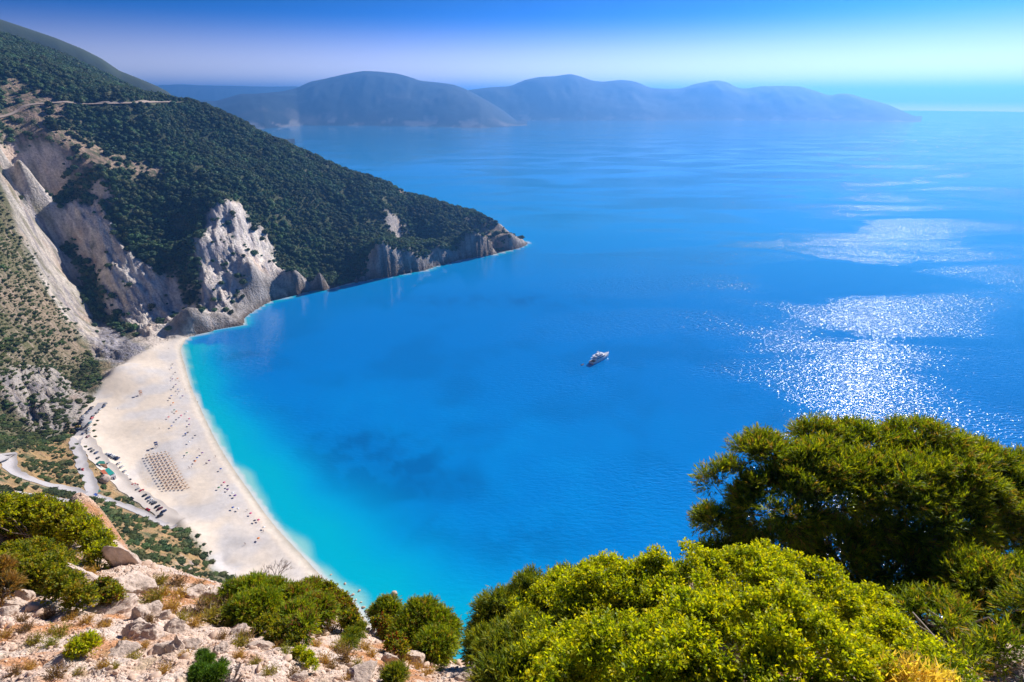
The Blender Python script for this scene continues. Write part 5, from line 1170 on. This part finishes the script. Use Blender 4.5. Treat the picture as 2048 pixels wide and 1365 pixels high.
bush('juniper_bush', [(470,1190,26,22,12.6),(500,1190,34,28,12.4),(520,1220,38,30,12.0),(480,1225,30,26,12.0),(545,1190,32,24,12.2)], 'needle', 'dark green juniper bush left of the dead branches', 'bush', 208, 34, 0.17, 0.090, 508, JUNI, (510, 1252), 0.15)
bush('juniper_bush', [(590,1205,34,30,12.0),(620,1190,30,26,12.2),(630,1225,36,30,11.6),(590,1240,34,26,11.5),(610,1262,22,22,11.2)], 'needle', 'dark green juniper bush right of the dead branches', 'bush', 208, 34, 0.17, 0.090, 509, JUNI + [(0.28, 0.10, 0.05)], (605, 1285), 0.15)
bush('mastic_bush', [(655,1190,24,20,12.2),(672,1205,26,22,12.0),(690,1225,24,22,11.7),(700,1245,18,18,11.4)], 'leaf', 'rust-tipped leafy bush on the crest over the waterline', 'bush', 134, 28, 0.16, 0.072, 510, MASTIC2 + [(0.30, 0.14, 0.03)], (690, 1265), 0.15)
bush('low_shrub', [(530,1255,30,12,10.8),(565,1268,32,12,10.5),(590,1280,18,10,10.3)], 'leaf', 'low green mat of leaves under the dark junipers', 'shrub', 49, 26, 0.10, 0.054, 511, MASTIC2, None)
bush('small_tree', [(775,1218,26,16,11.6),(760,1228,18,12,11.6),(790,1228,18,14,11.6)], 'needle', 'small round tree over the turquoise shallows', 'tree', 49, 34, 0.14, 0.072, 512, JUNI, (775, 1262))
bush('mastic_bush', [(765,1248,20,16,11.0),(780,1262,22,18,10.8),(790,1285,16,16,10.5),(798,1300,14,12,10.2)], 'leaf', 'small bush with dark red leaves below the small round tree', 'bush', 57, 28, 0.13, 0.060, 513, MASTIC2 + [(0.26, 0.03, 0.02)], (785, 1300))
bush('juniper_bush', [(845,1240,42,28,10.6),(875,1262,40,34,10.4),(830,1268,40,34,10.3),(870,1295,38,30,10.0),(890,1305,26,24,9.8)], 'needle', 'round dark juniper bush on the crest against the sea', 'bush', 257, 38, 0.16, 0.084, 514, JUNI, (860, 1322), 0.15)
bush('juniper_bush', [(398,1346,16,15,7.6),(414,1326,15,15,7.7),(433,1350,17,15,7.4),(419,1354,19,13,7.4),(392,1358,10,8,7.5),(441,1336,10,9,7.6),(405,1312,8,9,7.8)], 'needle', 'bright green juniper bush low on the rubble slope', 'bush', 78, 40, 0.10, 0.060, 515, [(0.10, 0.22, 0.016), (0.14, 0.27, 0.018), (0.07, 0.16, 0.016)], (415, 1366))
bush('low_shrub', [(705,1275,16,14,10.2),(722,1262,14,12,10.4),(698,1290,14,10,9.9)], 'needle', 'green juniper sprig clump on the orange soil', 'shrub', 42, 32, 0.11, 0.060, 516, JUNI2, None)
bush('low_shrub', [(615,1318,14,10,8.8),(600,1305,12,10,9.0),(625,1330,10,8,8.7)], 'leaf', 'lime green low shrub beside the narrow upright stone', 'shrub', 28, 24, 0.07, 0.042, 517, MASTIC, None)
bush('low_shrub', [(170,1290,26,12,8.4),(150,1300,16,10,8.2)], 'leaf', 'lime green low shrub left of the low flat rock', 'shrub', 32, 24, 0.08, 0.042, 518, MASTIC + [(0.40, 0.28, 0.06)], None)
bush('low_shrub', [(790,1355,22,12,7.6)], 'needle', 'green sprig clump at the bottom edge', 'shrub', 28, 26, 0.09, 0.054, 519, JUNI2, None)

# dead branches behind the junipers
def dead_bush(loc, label, seed, size):
    rn = random.Random(seed); g = Geo()
    def grow(p, d, ln, r, depth):
        q = p + d * ln; g.tube(p, q, r, r * 0.7, 5, False)
        if depth == 0: return
        for _ in range(3 if depth > 1 else 4):
            nd = (d + Vector((rn.uniform(-1, 1), rn.uniform(-1, 1), rn.uniform(-0.3, 0.6))) * 0.75).normalized(); grow(q, nd, ln * rn.uniform(0.62, 0.9), r * 0.62, depth - 1)
    for _ in range(6): grow(Vector((0, 0, -0.1)), Vector((rn.uniform(-1, 1), rn.uniform(-0.6, 0.6), 0.9)).normalized(), size * 0.3, 0.022, 4)
    return link('dead_shrub', g.mesh('dead_shrub'), mat_deadwood, label=label, cat='shrub', loc=loc)
p = at_y(545, 1178, 12.9); dead_bush(p, 'leafless grey dead shrub rising behind the dark junipers', 3, 0.95)
p = on_fore(465, 1358); dead_bush(p, 'small grey dry twigs beside the bright green juniper', 5, 0.30)
# dry tufts and cushions
def tuft_mesh(seed, pal, blades=90, h=1.0):
    r = np.random.default_rng(seed); d = r.normal(size=(blades, 3)); d[:, 2] = np.abs(d[:, 2]) * 1.2 + 0.35; d /= np.linalg.norm(d, axis=1)[:, None]
    b0 = r.normal(size=(blades, 3)) * np.array((0.28, 0.28, 0.03)); v, f, c = leaf_geo(b0, d, 5, 0.42 * h, 0.045, 0.45, seed, pal, True)
    return np_mesh('dry_tuft', v, f, c)
TUFT = {'straw': [(0.42, 0.28, 0.10), (0.36, 0.24, 0.09)], 'olive': [(0.20, 0.19, 0.05), (0.28, 0.24, 0.06)], 'brown': [(0.22, 0.14, 0.09), (0.17, 0.12, 0.09)], 'green': [(0.18, 0.22, 0.03), (0.26, 0.27, 0.04)], 'gold': [(0.62, 0.48, 0.14), (0.56, 0.44, 0.10)]}
tufts = {k_: [tuft_mesh(600 + 10 * i + j, c_) for j in range(3)] for i, (k_, c_) in enumerate(TUFT.items())}
for L_ in tufts.values():
    for m_ in L_: m_.materials.append(mat_leaf)
T_PX = [(55,1255,'brown',9),(42,1240,'brown',9),(118,1265,'olive',11),(70,1280,'olive',9),(105,1285,'green',8),(95,1230,'brown',10),(182,1145,'straw',9),(290,1175,'olive',9),(320,1160,'olive',9),(355,1165,'brown',10),(310,1195,'olive',13),(345,1215,'straw',11),(365,1235,'olive',10),(300,1240,'brown',7),(400,1225,'brown',16),(425,1235,'olive',18),(440,1215,'brown',15),(415,1205,'olive',12),(480,1285,'olive',10),(490,1275,'brown',9),(445,1275,'brown',7),(560,1290,'straw',8),(570,1300,'green',8),(585,1315,'olive',8),(480,1310,'straw',7),(510,1325,'olive',7),(660,1255,'brown',9),(640,1275,'brown',8),(680,1295,'olive',9),(690,1315,'brown',11),(650,1320,'straw',9),(665,1335,'brown',8),(730,1295,'straw',8),(745,1310,'straw',7),(715,1330,'olive',8),(800,1335,'green',9),(810,1320,'straw',8),(835,1335,'straw',7),(855,1345,'straw',8),(880,1340,'green',8),(770,1340,'brown',8),(590,1350,'brown',9),(270,1315,'olive',8),(330,1340,'straw',9),(60,1335,'straw',7),(30,1345,'brown',8),(110,1350,'brown',12),(160,1345,'olive',7),(210,1330,'straw',8),(230,1335,'olive',6),(250,1285,'straw',6),(200,1280,'straw',7),(340,1300,'olive',6),(370,1310,'straw',7),(290,1290,'straw',6),(140,1235,'straw',8),(175,1240,'straw',8),(210,1250,'straw',8),(10,1270,'straw',8),(540,1345,'olive',9),(700,1355,'straw',8),(390,1245,'straw',9),(520,1260,'straw',8),(455,1250,'olive',8),(630,1290,'straw',8),(60,1070,'green',12),(30,1075,'straw',10),(360,1190,'straw',9),(395,1175,'brown',9),(330,1185,'straw',8)]
nth = {}
for i, (u, v, c_, r_) in enumerate(sorted(T_PX)):
    nth[c_] = nth.get(c_, -1) + 1
    p = on_fore(u, v + r_ * 0.5); s = px_scale(p) * r_ * 1.9
    link('dry_tuft', tufts[c_][i % 3], label=f'{c_} dry tuft on the rubble, {ordn(nth[c_])} of its colour from the left edge', cat='tuft', group=f'{c_} tufts on the rocky slope', loc=p, rz=random.uniform(0, 6.28), scale=(s, s, s * random.uniform(0.7, 1.0)))
for i, (u, v, r_) in enumerate([(1745,1352,26),(1790,1350,34),(1840,1352,36),(1885,1358,26)]):
    p = at_y(u, v + 22, 4.7); s = px_scale(p) * r_ * 1.5
    link('grass_tuft', tufts['gold'][i % 3], label=f'golden dry grass at the bottom edge, {ORD[i]} of four from the bush', cat='grass', group='golden grass at the bottom edge', loc=p, scale=(s, s, s))
# rocks in the shallows at the end of the beach
for i, (u, v, w, pale_) in enumerate([(705,1190,8,1),(718,1182,7,1),(727,1215,9,1),(742,1213,8,1),(735,1222,12,1),(722,1205,5,1),(690,1168,6,1),(790,1188,14,0),(712,1200,5,1),(750,1228,6,1),(662,1150,5,1)]):
    p = at_z(u, v, 0.0); s = px_scale(p) * w * 0.55
    link('sea_rock', stone_pool[i % 8], label=f'wet boulder in the shallows, {ordn(i)} of a loose group at the beach end', cat='rock', group='boulders in the shallows', loc=(p[0], p[1], 0.02 * s), rz=i * 1.3, scale=(s, s * 0.8, s * 0.5))
p = on_land(208.6, 962); link('boulder', rock_mesh('boulder', 77, 4, 8, 0.15), label='huge round brown boulder beside the white cabin', cat='boulder', loc=(p[0], p[1], p[2] + 1.6), scale=(4.2, 3.8, 3.4))
